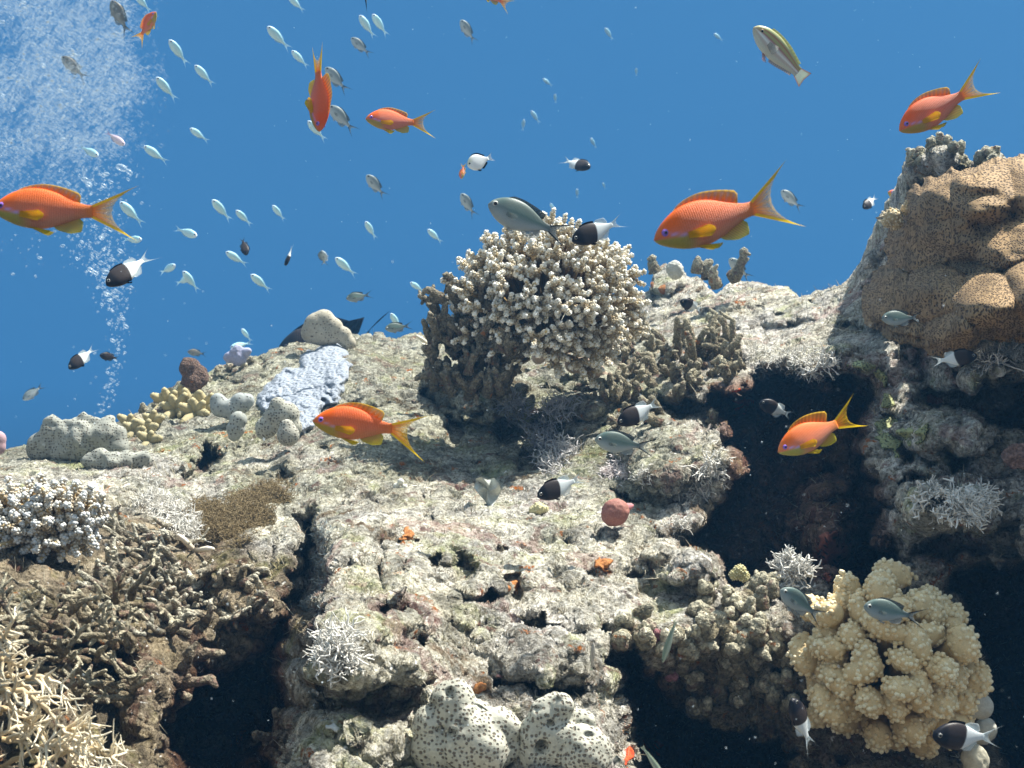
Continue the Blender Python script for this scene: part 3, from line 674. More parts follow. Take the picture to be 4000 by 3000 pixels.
def mat_porous(name, scale, dark, amt=.32, depth=.0022, rand=.75, rough=.8, big=None):
    t = NT(name); c = t.attr('Col')
    wv = t.n('ShaderNodeVectorMath', _operation='MULTIPLY_ADD'); t.set(wv.inputs[0], t.noise(60, 2, .5, out='Color')); wv.inputs[1].default_value = (.004,)*3; t.set(wv.inputs[2], t.co)
    v = t.voro(scale, rand=rand, co=wv.outputs[0]); m = t.math('SUBTRACT', 1., t.mr(v, amt*.55, amt))
    n = t.noise(240, 4, .6); n2 = t.noise(30, 3, .6)
    c = t.mix(1., c, t.mr(n, .3, .7, .86, 1.12), 'MULTIPLY'); c = t.mix(1., c, t.mr(n2, .3, .7, .85, 1.12), 'MULTIPLY')
    c = t.mix(m, c, dark)
    h = t.math('SUBTRACT', t.math('MULTIPLY', n, .25), m)
    t.bsdf(c, rough, t.bump(h, .9, depth), .2); return t.m
M_SP_BIG = mat_porous('porous_sponge_near', 310, (.20, .165, .125), .42, .003, rand=.62)
M_SP = mat_porous('porous_sponge', 250, (.16, .14, .11), .37, .002, rand=.55)
M_SP_F = mat_porous('porous_sponge_far', 190, (.14, .12, .10), .28, .002)
lc = (.47, .46, .38)
big = [('porous_sponge', 'largest pore-covered pale sponge lobes at the bottom centre, left of the other', [(1765, 2745, 92), (1695, 2830, 84), (1710, 2930, 105), (1825, 2860, 92, .012), (1900, 2930, 95, .012), (1955, 2845, 84), (1975, 2930, 70), (1860, 2790, 52), (1800, 2950, 90, .01)], [(1755, 2700, 20, .010), (1690, 2755, 16, .007), (1722, 2852, 18, .008), (1762, 2868, 20, .012), (1865, 2790, 36, .010)]),
       ('porous_sponge', 'tall pored sponge with a wide dark opening at the bottom centre', [(2155, 2800, 88), (2195, 2765, 46, .01), (2110, 2870, 88), (2170, 2900, 92, .008), (2100, 2950, 90), (2190, 2965, 70)], [(2118, 2920, 27, .022), (2150, 2828, 14, .010), (2180, 2738, 14, .008), (2100, 2776, 14, .006)]),
       ('porous_sponge', 'small round pored sponge ball just right of the tall one with a dark opening', [(2285, 2945, 100, .015), (2230, 2970, 60), (2340, 2970, 55)], [(2300, 2877, 20, .010), (2260, 2925, 14, .006)]),
       ('porous_sponge', 'narrow pored sponge wedge standing behind the round sponge ball', [(2260, 2830, 62), (2290, 2880, 55), (2240, 2800, 40)], [])]
for nm, lb, bl, pt in big:
    o = lumpy(nm, lb, 'sponge', bl, M_SP_BIG, .84 if 'wedge' not in lb else .875, lc, pits=pt, noise=(.003, 55), k=.045); o['group'] = 'pored sponges at the bottom centre'
def spng(name, label, balls, d, col, m=None, **kw):
    return lumpy(name, label, 'sponge', balls, m or M_SP, d, col, **kw)
gc = (.33, .335, .29)
spng('porous_sponge', 'wide grey pored sponge with a row of pointed peaks on the left skyline', [(200, 1645, 30), (195, 1690, 42), (160, 1730, 50), (150, 1765, 45), (260, 1700, 60), (320, 1720, 90), (325, 1640, 26), (360, 1645, 28), (420, 1655, 30), (455, 1700, 40), (400, 1710, 70), (450, 1750, 55), (250, 1750, 60)], surf(300, 1790)[1]-.05, gc, noise=(.005, 55), k=.08)
spng('porous_sponge', 'low spreading grey sponge just below the peaked skyline sponge', [(380, 1800, 55), (440, 1820, 60), (500, 1800, 45), (560, 1795, 35)], surf(440, 1830)[1]-.012, gc, noise=(.005, 55))
spng('porous_sponge', 'bluish grey saddle-shaped pored sponge left of the white lumpy crust', [(860, 1590, 40), (900, 1600, 42), (940, 1575, 42), (965, 1565, 28), (850, 1565, 30)], surf(900, 1640)[1]-.05, (.36, .385, .37), M_SP_F)
spng('porous_sponge', 'upright grey egg-shaped sponge standing below the saddle-shaped sponge', [(930, 1640, 34), (920, 1675, 36), (915, 1700, 24)], surf(920, 1730)[1]-.05, (.34, .355, .32), M_SP_F)
spng('porous_sponge', 'curled pored sponge in front of the white lumpy crust', [(1085, 1585, 34), (1070, 1630, 44), (1040, 1670, 44), (1120, 1620, 50), (1140, 1670, 40), (1030, 1690, 28), (1100, 1650, 40)], surf(1090, 1740)[1]-.06, (.40, .395, .33), k=.1)
spng('porous_sponge', 'small round pored sponge ball tucked against the curled sponge', [(1125, 1700, 44), (1120, 1665, 28)], surf(1120, 1760)[1]-.075, (.41, .40, .34))
spng('porous_sponge', 'rounded beige double sponge on the skyline above the white crust', [(1235, 1270, 48), (1265, 1250, 42), (1215, 1300, 40), (1300, 1280, 40), (1250, 1300, 50), (1340, 1310, 34), (1360, 1340, 30), (1290, 1310, 40)], surf(1280, 1350)[1]-.05, (.42, .385, .30), M_SP_F, k=.14)
spng('lavender_sponge', 'lavender grey rounded sponge on the far left skyline', [(925, 1375, 28), (955, 1380, 24), (900, 1395, 22), (935, 1400, 30)], surf(930, 1440)[1]-.03, (.36, .37, .50), M_PLAIN, noise=(.003, 60))
spng('brown_knob_coral', 'brown and plum mushroom-shaped knob standing on the left skyline', [(740, 1440, 40), (765, 1470, 44), (750, 1495, 40), (735, 1510, 34)], surf(750, 1530)[1]-.04, (.20, .14, .12), M_DEAD, noise=(.004, 40))['category'] = 'coral'
spng('pink_sponge', 'pinkish rounded sponge cut off by the left edge', [(-10, 1715, 32), (-14, 1745, 34)], surf(0, 1790)[1]-.05, (.42, .28, .30), M_PLAIN)
def red_squirt():
    o = lumpy('sea_squirt', 'dull red round sea squirt resting on the pale ledge', 'sea squirt', [(2402, 2003, 50), (2412, 1995, 44), (2392, 2010, 42)], M_SQ, surf(2405, 2060)[1]-.035, (.30, .12, .095), noise=(.0008, 200), depth_scale=.95)
    mb = MB(); a = np.array(P(2445, 1985, surf(2405, 2060)[1]-.02)); mb.tube([a, a+np.array([.003, .001, .0015]), a+np.array([.006, .003, .002])], [.0052, .0044, .0034], (.50, .20, .22), 10); mb.build('siphon', M_SQ, o)
t = NT('squirt_skin'); cc = t.attr('Col'); n = t.noise(900, 3, .6); cc = t.mix(t.mr(n, .5, .7), cc, (.42, .24, .18)); t.bsdf(cc, .75, t.bump(n, .3, .001), .3); M_SQ = t.m
red_squirt()
spng('ball_sponge', 'smooth white ball sponge at the right edge of the cauliflower coral', [(3815, 2735, 48), (3830, 2760, 46), (3800, 2760, 40)], 1.0, (.50, .49, .42), M_PLAIN, noise=(.0015, 90))
spng('ball_sponge', 'middle white ball sponge half hidden behind the black and white fish lower right', [(3850, 2850, 44), (3830, 2870, 40)], 1.02, (.50, .49, .42), M_PLAIN, noise=(.0015, 90))
spng('ball_sponge', 'lowest white ball sponge touching the bottom right edge of the picture', [(3805, 2960, 52), (3815, 2990, 50)], .98, (.50, .47, .36), M_PLAIN, noise=(.0015, 90))
spng('dome_coral', 'pale grey ribbed dome coral on the skyline right of the white-tipped coral', [(2635, 1050, 32), (2640, 1062, 30)], 2.08, (.50, .50, .44), M_PLAIN, noise=(.0012, 240))['category'] = 'coral'
spng('pink_knob_coral', 'pinkish rounded lump on the right edge of the picture', [(3955, 1785, 34), (3985, 1800, 42), (4010, 1780, 40), (3975, 1765, 24)], 1.04, (.40, .26, .23), M_DEAD, noise=(.006, 60))['category'] = 'coral'
spng('leather_coral', 'pinkish beige pair of smooth lumps under the white-tipped coral', [(2240, 1425, 34), (2290, 1430, 38), (2340, 1450, 30), (2360, 1470, 22)], surf(2290, 1480)[1]-.02, (.42, .32, .24), M_PLAIN, noise=(.003, 50))['category'] = 'coral'
spng('leather_coral', 'small round tan lump directly under the middle of the white-tipped coral', [(2105, 1390, 30), (2200, 1375, 26), (2150, 1395, 24)], surf(2150, 1430)[1]-.04, (.36, .28, .21), M_PLAIN, noise=(.004, 60))['category'] = 'coral'
for i, (x, y, r) in enumerate(((2565, 2480, 24), (2590, 2505, 18), (2545, 2510, 20), (2620, 2640, 24))):
    o = spng('pink_crust', ['rosy pink knob nearest the top among the knobbly dead coral', 'smaller rosy pink knob right of its neighbours in the dead coral', 'rosy pink knob lowest of the trio in the dead coral', 'lone plum pink knob under the knobbly dead coral'][i],
             [(x, y, r), (x+r*.6, y+4, r*.7)], surf(x, y)[1]-.01, (.42, .20, .24), M_DEAD); o['category'] = 'coralline crust'
# ------------------------------------------------------------------ crusts that follow the rock, tufts, small growths
def bulbs(p, seed):
    """round-topped cells with creases between them"""
    i = np.floor(p).astype(np.int64); best = np.full(len(p), 9.)
    for dx in (-1, 0, 1):
        for dy in (-1, 0, 1):
            c = i+np.array([dx, dy]); h = (c[:, 0]*73856093 ^ c[:, 1]*19349663 ^ seed*83492791) & 0xffffff
            jx = ((h*1103515245+12345) & 0xffff)/65535.; jy = ((h*69069+7) & 0xffff)/65535.
            best = np.minimum(best, (c[:, 0]+jx-p[:, 0])**2+(c[:, 1]+jy-p[:, 1])**2)
    return np.sqrt(np.clip(1-best*1.1, 0, 1))
def crust(name, label, cat, poly, thick, mat, col, lump=(.004, 90), step=5., soft=28, dfun=None, seed=0, extra=None, wob=14):
    poly = np.array(poly, float); x0, y0 = poly.min(0)-20; x1, y1 = poly.max(0)+20
    gx = np.arange(x0, x1, step); gy = np.arange(y0, y1, step); X, Y = np.meshgrid(gx, gy)
    D = (dfun or depth_at)(X.ravel(), Y.ravel()).reshape(X.shape)
    q = np.stack([X.ravel()/30., Y.ravel()/30., X.ravel()*0], -1); wx = X+wob*fbm(q, 2, 3).reshape(X.shape); wy = Y+wob*fbm(q+7, 2, 4).reshape(X.shape)
    m = poly_mask(wx, wy, poly); t = np.clip(m/soft, -1, 1)
    prof = np.where(t > 0, np.sqrt(np.clip(1-(1-t)**2, 0, 1)), t*1.5)
    W = np.stack([(X-2000)/4000*FW*D, D, -(Y-1500)/4000*FW*D], -1).reshape(-1, 3)
    LW = np.stack([X.ravel(), Y.ravel()*1.15, X.ravel()*0], -1)*PX(float(D.mean()))*lump[1]
    LW = LW+.35*np.stack([vnoise(LW*1.7, 8), vnoise(LW*1.7+5, 9), LW[:, 2]], -1); l = bulbs(LW[:, :2], seed)*1.0+bulbs(LW[:, :2]*2.2+3, seed+1)*.45-.2
    D2 = D-thick*prof-.004*np.where(t > 0, 1, 0)-lump[0]*l.reshape(X.shape)*np.clip(t*2, 0, 1)
    if extra is not None: D2 = D2-extra(X, Y)*np.clip(t*3, 0, 1)
    V = np.stack([(X-2000)/4000*FW*D2, D2, -(Y-1500)/4000*FW*D2], -1).reshape(-1, 3)
    G = V.reshape(*X.shape, 3); du = np.linalg.norm(np.diff(G, axis=1), axis=2); dv = np.linalg.norm(np.diff(G, axis=0), axis=2)
    du = np.minimum(du, step*PX(1.6)); dv = np.minimum(dv, step*PX(1.6)*2.2)
    uu = np.pad(np.cumsum(np.tile(du.mean(0), (X.shape[0], 1)), 1), ((0, 0), (1, 0))); vv = np.pad(np.cumsum(dv, 0), ((1, 0), (0, 0)))
    SU = np.stack([uu, vv, uu*0], -1).reshape(-1, 3)
    nr, nc = X.shape; i = np.arange(nr-1)[:, None]*nc; j = np.arange(nc-1)[None, :]
    Q = np.stack([i+j, i+nc+j, i+nc+j+1, i+j+1], -1).reshape(-1, 4)
    keep = (t.ravel()[Q] > -.9).all(1); Q = Q[keep]
    used = np.unique(Q); mp = -np.ones(len(V), int); mp[used] = np.arange(len(used)); V = V[used]; Q = mp[Q]; SU = SU[used]
    return tag(make_mesh(name, V, Q, mat, None, np.tile(col, (len(V), 1)), True, {'suv': SU}), label, cat)

t = NT('white_crust'); n = t.noise(160, 5, .6); v = t.voro(150, 'SMOOTH_F1'); c = t.mix(t.mr(n, .35, .65), (.21, .24, .29), (.37, .40, .44)); c = t.mix(t.mr(t.noise(40, 4, .7), .66, .72), c, (.30, .26, .20))
t.bsdf(c, .8, t.bump(t.math('SUBTRACT', n, t.math('MULTIPLY', v, 1.6)), .9, .004), .15); M_WH = t.m
crust('white_lumpy_crust', 'bright bluish white lumpy encrusting growth on the left ridge', 'sponge',
      [(1010, 1530), (1080, 1470), (1160, 1430), (1170, 1390), (1250, 1350), (1270, 1310), (1320, 1310), (1350, 1370), (1375, 1420), (1370, 1470), (1340, 1530), (1330, 1590), (1260, 1600), (1240, 1660), (1200, 1700), (1160, 1700), (1080, 1640), (1020, 1600), (1000, 1560)],
      .035, M_WH, (.7, .7, .72), (.024, 50), 4., 40)

def mat_honey(name, scale, wall, pit, amt=.42, depth=.004, stretch=(1, 1, 1)):
    t = NT(name)
    mp = t.n('ShaderNodeMapping'); t.set(mp.inputs['Vector'], t.attr('suv', 'Vector')); mp.inputs['Scale'].default_value = stretch
    wv = t.n('ShaderNodeVectorMath', _operation='MULTIPLY_ADD'); t.set(wv.inputs[0], t.noise(18, 3, .5, out='Color')); wv.inputs[1].default_value = (.004,)*3; t.set(wv.inputs[2], mp.outputs[0])
    v = t.voro(scale, rand=.8, co=wv.outputs[0]); m = t.math('SUBTRACT', 1., t.mr(v, amt*.45, amt))
    n = t.noise(300, 4, .6); n2 = t.noise(14, 4, .65)
    w = t.mix(t.mr(n2, .35, .65), tuple(x*.62 for x in wall), wall); w = t.mix(1., w, t.mr(n, .3, .7, .8, 1.2), 'MULTIPLY')
    c = t.mix(m, w, pit)
    t.bsdf(c, .75, t.bump(t.math('SUBTRACT', t.math('MULTIPLY', n, .2), m), 1., depth), .2); return t.m
M_HONEY = mat_honey('honeycomb_coral', 290, (.36, .235, .115), (.085, .048, .024), .46, .0035)
def honey_d(px, py):
    D = _base(px, py)-.10
    def dome(cx, cy, rx, ry, h, p=.5): return h*np.clip(1-((px-cx)/rx)**2-((py-cy)/ry)**2, 0, 1)**p
    D = D-dome(3850, 930, 520, 430, .09, .8); lob = px*0
    for cx, cy, rx, ry, h in ((3650, 790, 150, 120, .07), (3860, 770, 190, 130, .10), (4060, 760, 180, 150, .10), (3760, 900, 200, 120, .06), (3960, 930, 210, 130, .07), (3600, 960, 120, 120, .03), (3480, 1160, 125, 110, .08), (3660, 1150, 150, 115, .11), (3860, 1190, 180, 130, .14), (4060, 1150, 170, 150, .14), (4260, 780, 180, 150, .10), (4270, 1150, 180, 150, .13), (3740, 1290, 130, 90, .12)):
        lob = np.maximum(lob, dome(cx, cy, rx, ry, h, .55))
    D = D-lob
    D = D-.020*fbm(np.stack([px/130, py/75, px*0], -1).reshape(-1, 3), 2, 6).reshape(px.shape)
    return D
crust('honeycomb_coral', 'large brown honeycomb-patterned encrusting coral mound at the right edge', 'coral',
      [(3570, 770), (3640, 720), (3720, 690), (3800, 690), (3880, 650), (3960, 640), (4440, 620), (4440, 1300), (3990, 1310), (3880, 1290), (3830, 1300), (3760, 1380), (3690, 1370), (3600, 1330), (3500, 1300), (3420, 1260), (3385, 1190), (3405, 1120), (3460, 1070), (3500, 1020), (3480, 970), (3520, 880), (3560, 830)],
      .03, M_HONEY, (.5, .3, .2), (.0, 50), 3.6, 36, honey_d)
M_GREENH = mat_honey('green_honeycomb', 240, (.34, .36, .17), (.04, .045, .02), .40, .003)
crust('green_honeycomb_coral', 'yellow-green netted coral crust on the rock face right of the cave', 'coral', [(3420, 1650), (3480, 1610), (3580, 1620), (3640, 1670), (3610, 1730), (3560, 1760), (3500, 1790), (3470, 1760), (3430, 1720)], .012, M_GREENH, (1, 1, 1), (.003, 60), 4., 20)
crust('green_honeycomb_coral', 'upper pale green netted crust at the top rim of the cave', 'coral', [(3290, 1410), (3380, 1400), (3440, 1440), (3470, 1520), (3500, 1590), (3430, 1590), (3380, 1530), (3330, 1490)], .012, M_GREENH, (1, 1, 1), (.003, 60), 4., 20)
M_REDH = mat_honey('red_net_coral', 95, (.30, .105, .07), (.03, .012, .010), .42, .006)
crust('net_coral', 'dim reddish netted coral at the cave floor above the cauliflower coral', 'coral', [(3190, 2090), (3260, 2060), (3330, 2120), (3340, 2200), (3300, 2290), (3220, 2280), (3180, 2190)], .03, M_REDH, (1, 1, 1), (.004, 50), 5., 24)
def mat_spots(name, a, b):
    t = NT(name); n = t.noise(220, 5, .65); v = t.voro(120)
    c = t.mix(t.mr(n, .35, .68), a, b); t.bsdf(c, .8, t.bump(t.math('SUBTRACT', n, v), .8, .003), .2); return t.m
M_OR = mat_spots('orange_sponge', (.22, .075, .02), (.50, .22, .07)); M_RD = mat_spots('red_sponge', (.38, .03, .012), (.80, .13, .03)); M_PNK = mat_spots('pink_crust', (.34, .16, .15), (.60, .38, .36))
for lab, m, pts in (('orange sponge smear with pointed arms on the pale central slope', M_OR, [(2315, 2185), (2345, 2175), (2370, 2190), (2410, 2180), (2395, 2205), (2370, 2220), (2380, 2240), (2355, 2235), (2325, 2220)]),
                    ('orange sponge patch beside the notch on the upper central slope', M_OR, [(1575, 2075), (1600, 2060), (1630, 2065), (1610, 2090), (1580, 2090)]),
                    ('orange brown sponge knob below the rusty notch', M_OR, [(1985, 2275), (2010, 2262), (2030, 2290), (2025, 2330), (1995, 2335), (1980, 2300)]),
                    ('bright red sponge crust at the foot of the lower dark hollow', M_RD, [(2490, 2895), (2540, 2880), (2580, 2900), (2600, 2930), (2570, 2960), (2520, 2930), (2480, 2990), (2440, 2990), (2450, 2920)]),
                    ('red orange sponge under the worn coral fingers beside the cave', M_RD, [(2830, 1560), (2870, 1535), (2920, 1530), (2950, 1550), (2930, 1590), (2870, 1600), (2840, 1590)]),
                    ('orange sponge patch on the skyline rock right of the white-tipped coral', M_OR, [(2555, 1110), (2580, 1090), (2600, 1115), (2590, 1150), (2560, 1150)]),
                    ('orange sponge above the lower pored sponges', M_OR, [(1860, 2640), (1885, 2625), (1920, 2650), (1960, 2690), (1930, 2720), (1870, 2715), (1850, 2680)]),
                    ('pinkish spotted crust on the right rock shoulder', M_PNK, [(3590, 1560), (3640, 1540), (3690, 1560), (3680, 1610), (3620, 1600)]),
                    ('pale pink crust along the lip of the dark notch by the lower sponges', M_PNK, [(1890, 2640), (1930, 2640), (1980, 2665), (1985, 2690), (1940, 2690), (1900, 2670)])):
    crust('pink_crust' if m is M_PNK else 'orange_sponge' if m is M_OR else 'red_sponge', lab, 'sponge', pts, .004, m, (1, 1, 1), (.003, 150), 3., 14, wob=16)

def tuft(name, label, spots, r, n, L, th, c0, c1, seed, up=(0, -.6, .6), d_off=.012, fork=2, cat='algae', curl=.35, mat=None):
    """soft branching filaments; spots = picture places sharing one tuft"""
    global rng; rng = np.random.default_rng(seed); mb = MB()
    for s in spots:
        x, y = s[0], s[1]; rr = s[2] if len(s) > 2 else r
        for i in range(n if n > 140 else int(n*1.9)):
            a = U(0, 6.28); q = U(0, 1)**(.85 if n > 500 else .5); X = x+rr*q*math.cos(a); Y = y+rr*q*math.sin(a)*.8
            d = s[3] if len(s) > 3 else None
            if d is None: d = float(depth_at(X, Y)[0])-d_off
            p = np.array(P(X, Y, d)); dd = unit(np.array([math.cos(a)*q*.9, 0, -math.sin(a)*q*.8])+np.array(up)+rng.normal(0, .35, 3))
            l = L*(U(.3, .85) if n < 140 else U(.5, 1.)); m = 4; pts = [p]; cur = dd
            for j in range(m): cur = unit(cur+rng.normal(0, curl, 3)); pts.append(pts[-1]+cur*l/m)
            cc = [lerp(c0, c1, j/m) for j in range(m+1)]; mb.tube(pts, np.linspace(th*.62, th*.32, m+1), cc, 4, False)
            for f in range(fork):
                j = rng.integers(1, m); q0 = pts[j]; dv = unit(pts[j+1]-pts[j]+rng.normal(0, .6, 3))
                q1 = q0+dv*l*.25; q2 = q1+unit(dv+rng.normal(0, .4, 3))*l*.22
                mb.tube([q0, q1, q2], [th*.75, th*.65, th*.45], [cc[j], cc[min(j+1, m)], c1], 4, False)
    return tag(mb.build(name, mat or M_TUFT, None), label, cat)
t = NT('filaments'); t.bsdf(t.attr('Col'), .7, None, .2, Transmission_Weight=0.0); M_TUFT = t.m
WC = ((.42, .39, .34), (.78, .76, .70))
WS = 'white_algae_tuft'
tuft(WS, 'bushy off-white filament tuft beside the left white-tipped coral', [(640, 1990, 60), (700, 2040, 60), (600, 1970, 40), (740, 2080, 34)], 50, 150, .022, .00075, *WC, 41)
tuft(WS, 'white spidery tuft on the front of the bright foreground rock', [(1330, 2500, 50), (1300, 2560, 50), (1350, 2590, 30)], 40, 46, .024, .0009, *WC, 42)
tuft(WS, 'white branching tuft on the rim of the boulder left of the cave', [(2780, 1800, 24), (2760, 1860, 40), (2720, 1910, 36), (2790, 1850, 20)], 30, 42, .030, .0011, *WC, 43, up=(.4, -.5, -.1))
tuft(WS, 'small white tuft at the lower left rim of the cave', [(2660, 2060, 18), (2650, 2090, 18)], 16, 26, .022, .0009, *WC, 44)
tuft(WS, 'white curly tuft on top of the cream cauliflower coral', [(3080, 2220, 34, 1.0), (3110, 2240, 24, 1.0)], 30, 46, .024, .0010, *WC, 45, up=(0, -.4, .8))
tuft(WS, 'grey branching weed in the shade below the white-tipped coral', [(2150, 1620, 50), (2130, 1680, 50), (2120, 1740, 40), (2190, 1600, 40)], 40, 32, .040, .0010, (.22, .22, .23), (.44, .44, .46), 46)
tuft(WS, 'pale grey branching weed left of the green damselfish above the ledge', [(2160, 1790, 50), (2210, 1770, 30), (2150, 1830, 30)], 40, 32, .032, .0010, (.36, .34, .32), (.64, .62, .60), 47)
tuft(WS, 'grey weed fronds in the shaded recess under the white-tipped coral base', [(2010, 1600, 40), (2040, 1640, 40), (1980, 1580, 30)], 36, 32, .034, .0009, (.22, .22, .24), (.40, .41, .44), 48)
tuft(WS, 'short pink-white tuft under the green damselfish over the ledge', [(2410, 1830, 34), (2450, 1850, 24), (2380, 1850, 20)], 26, 30, .018, .0009, (.5, .42, .40), (.80, .74, .72), 49)
tuft(WS, 'tiny white forked tuft above the red sea squirt', [(2520, 1860, 20), (2500, 1870, 16)], 18, 22, .016, .0009, *WC, 50)
tuft(WS, 'white shaggy fringe along the top rim of the cave', [(2980, 1410, 60), (3060, 1420, 60), (3140, 1420, 60), (3210, 1430, 50)], 50, 60, .024, .0010, *WC, 51, up=(.1, -.7, .1))
tuft(WS, 'white straggly tuft at the right edge under the honeycomb coral', [(3830, 1340, 50), (3900, 1350, 60), (3960, 1340, 60), (3990, 1390, 50), (3880, 1390, 40)], 50, 80, .030, .0011, *WC, 52, up=(.1, -.7, .3))
tuft(WS, 'white ragged tuft on the right rock shoulder below the netted crust', [(3640, 1960, 60), (3720, 1970, 60), (3780, 1990, 50), (3830, 1950, 40)], 50, 56, .022, .0013, *WC, 53, up=(.1, -.8, .2))
tuft(WS, 'thin white strands curling on the rubble near the lower centre', [(2378, 2548, 12)], 12, 26, .022, .0010, *WC, 54)
BC = ((.12, .09, .04), (.25, .19, .10))
tuft('brown_turf_algae', 'mustard brown fuzzy algae mat left of the foreground rock', [(800, 2010, 70), (870, 2030, 80), (940, 1990, 80), (1010, 1960, 80), (1080, 1930, 60), (900, 2090, 70), (960, 2060, 70), (830, 2080, 50), (1000, 2010, 70)], 70, 640, .015, .00055, *BC, 61, fork=2, curl=.6, d_off=.016)
tuft('grey_turf_algae', 'thin bluish grey weed hanging in the groove of the foreground rock', [(1265, 2080, 34), (1270, 2180, 40), (1255, 2280, 40), (1230, 2370, 40)], 40, 160, .014, .0005, (.14, .17, .17), (.34, .39, .39), 62, up=(0, -.5, -.6), curl=.5)

def fingers(name, label, spots, r, L, c0, c1, d_off, seed, per=5, up=(0, -.5, .9), cat='coral', mat=None):
    global rng; rng = np.random.default_rng(seed); root = empty(name); tag(root, label, cat)
    for x, y, *dd_ in spots:
        d = dd_[0] if dd_ else surf(x, y)[1]-d_off; p = np.array(P(x, y, d)); mb = MB()
        mb.tube([p+np.array([0, .015, -.01]), p], [r*1.2, r*1.1], c0, 10)
        for i in range(per):
            v = unit(np.array(up)*.7+unit([math.cos(i*6.28/per+seed), -.3, math.sin(i*6.28/per+seed)])*.95); l = L*U(.7, 1.15)
            mb.tube([p, p+v*l*.35, p+v*l*.7+np.array([0, 0, .001]), p+v*l], [r*.9, r*1.05, r*1.0, r*.72], [c0, lerp(c0, c1, .5), c1, c1], 10)
        mb.build('finger_cluster', mat or M_PLAIN, root)
    return root
fingers('soft_finger_coral', 'mustard yellow clump of blunt soft coral fingers on the left ridge', [(660, 1580), (720, 1560), (745, 1600), (770, 1620), (690, 1610), (800, 1600)], .0085, .034, (.22, .185, .085), (.42, .36, .20), .02, 71)
fingers('soft_finger_coral', 'small dull yellow finger clump on the skyline left of the larger one', [(510, 1660), (580, 1680), (600, 1650), (530, 1690), (590, 1730)], .0075, .022, (.21, .175, .09), (.38, .33, .19), .02, 72, 4)
fingers('antler_coral', 'tiny cream antler-shaped coral sprig under the right side of the white-tipped coral', [(2400, 1340), (2380, 1370)], .0034, .034, (.60, .50, .33), (.78, .72, .58), .10, 73, 4, up=(-.7, -.4, 0))
fingers('antler_coral', 'tiny cream antler sprig left of the dark dead coral stubs', [(1680, 1350), (1700, 1380)], .0040, .034, (.60, .50, .33), (.78, .72, .58), .05, 74, 3, up=(-.2, -.4, .6))
fingers('antler_coral', 'single pale crooked coral finger above the dead branch rubble', [(760, 2150)], .0032, .034, (.55, .44, .30), (.80, .72, .60), .03, 75, 2, up=(.2, -.3, .7))
def warty(name, label, balls, d, c0, c1, n=60):
    global rng; mb = MB(); k = PX(d)
    for x, y, r in balls:
        c = np.array(P(x, y, d)); rr = r*k; mb.ball(c, rr, c0, 3)
        for f in fib(n): mb.ball(c+(f+rng.normal(0, .06, 3))*rr, rr*.17, lerp(c0, c1, U(.4, 1)), 1)
    return tag(mb.build(name, M_POC), label, 'coral')
warty('warty_knob_coral', 'cream warty knob on the skyline left of the honeycomb coral', [(3485, 850, 34), (3470, 865, 24), (3500, 870, 26)], 1.42, (.50, .38, .20), (.74, .64, .44))
warty('warty_knob_coral', 'smaller cream warty knob tucked against the honeycomb coral rock', [(3545, 815, 24), (3555, 795, 20)], 1.42, (.50, .38, .20), (.74, .64, .44))
warty('warty_knob_coral', 'tiny yellow knobbly coral alone on the lower cave rim', [(2890, 2230, 24), (2870, 2245, 20), (2905, 2250, 22)], 1.05, (.42, .36, .16), (.70, .66, .40))
warty('warty_knob_coral', 'flat yellow spotted knob just below the black and white fish on the slope', [(2105, 1988, 26), (2085, 1995, 20), (2125, 1990, 18)], surf(2105, 2010)[1]-.005, (.50, .46, .26), (.62, .58, .36), 30)
o = lumpy('egg_cluster', 'three tiny white egg-shaped sponges on the central slope', 'sponge', [(1565, 1882, 13), (1548, 1898, 12), (1580, 1902, 12)], M_PLAIN, surf(1565, 1900)[1]-.012, (.78, .76, .66), sub=4)
def leaf_sponge():
    poly = [(1858, 1870), (1880, 1862), (1905, 1872), (1930, 1866), (1950, 1890), (1958, 1915), (1945, 1945), (1925, 1975), (1905, 1978), (1893, 1955), (1870, 1930), (1852, 1905)]
    c = np.mean(poly, 0); d = surf(1905, 1975)[1]-.03; V = []; n = 48; K = 7
    P2 = np.array(poly+[poly[0]], float); per = np.linspace(0, len(poly), n, endpoint=False)
    E = np.stack([np.interp(per, np.arange(len(P2)), P2[:, i]) for i in (0, 1)], -1)
    F = []
    for side in (-1, 1):
        for r in range(K+1):
            for i in range(n):
                t = r/K; q = c+(E[i]-c)*t; w = .010*math.sin(t*3+i*.5)*t; th = .0022*math.sqrt(max(0, 1-t*t))+.0003
                V.append(P(q[0], q[1], d+w+side*th+.010*(1-t)))
    V = np.array(V); S = (K+1)*n
    for s in (0, 1):
        for r in range(K):
            for i in range(n):
                a = s*S+r*n+i; b = s*S+r*n+(i+1) % n; f = [a, b, b+n, a+n]; F.append(f if s else f[::-1])
    for i in range(n): a = K*n+i; b = K*n+(i+1) % n; F.append([a, b, S+b, S+a])
    tag(make_mesh('leaf_sponge', V, np.array(F), M_PLAIN, None, np.tile((.50, .52, .47), (len(V), 1))), 'pale translucent leaf-shaped sponge standing on the central slope', 'sponge')
leaf_sponge()
for x, y, r, lab in ((1225, 2720, 30, 'smooth pale grey film patch on the shaded side of the foreground rock'),):
    crust('grey_film_sponge', lab, 'sponge', [(1205, 2640), (1230, 2650), (1250, 2710), (1270, 2780), (1320, 2830), (1310, 2860), (1270, 2860), (1245, 2800), (1215, 2730)], .008, M_PLAIN, (.50, .52, .50), (.001, 60), 4., 14)
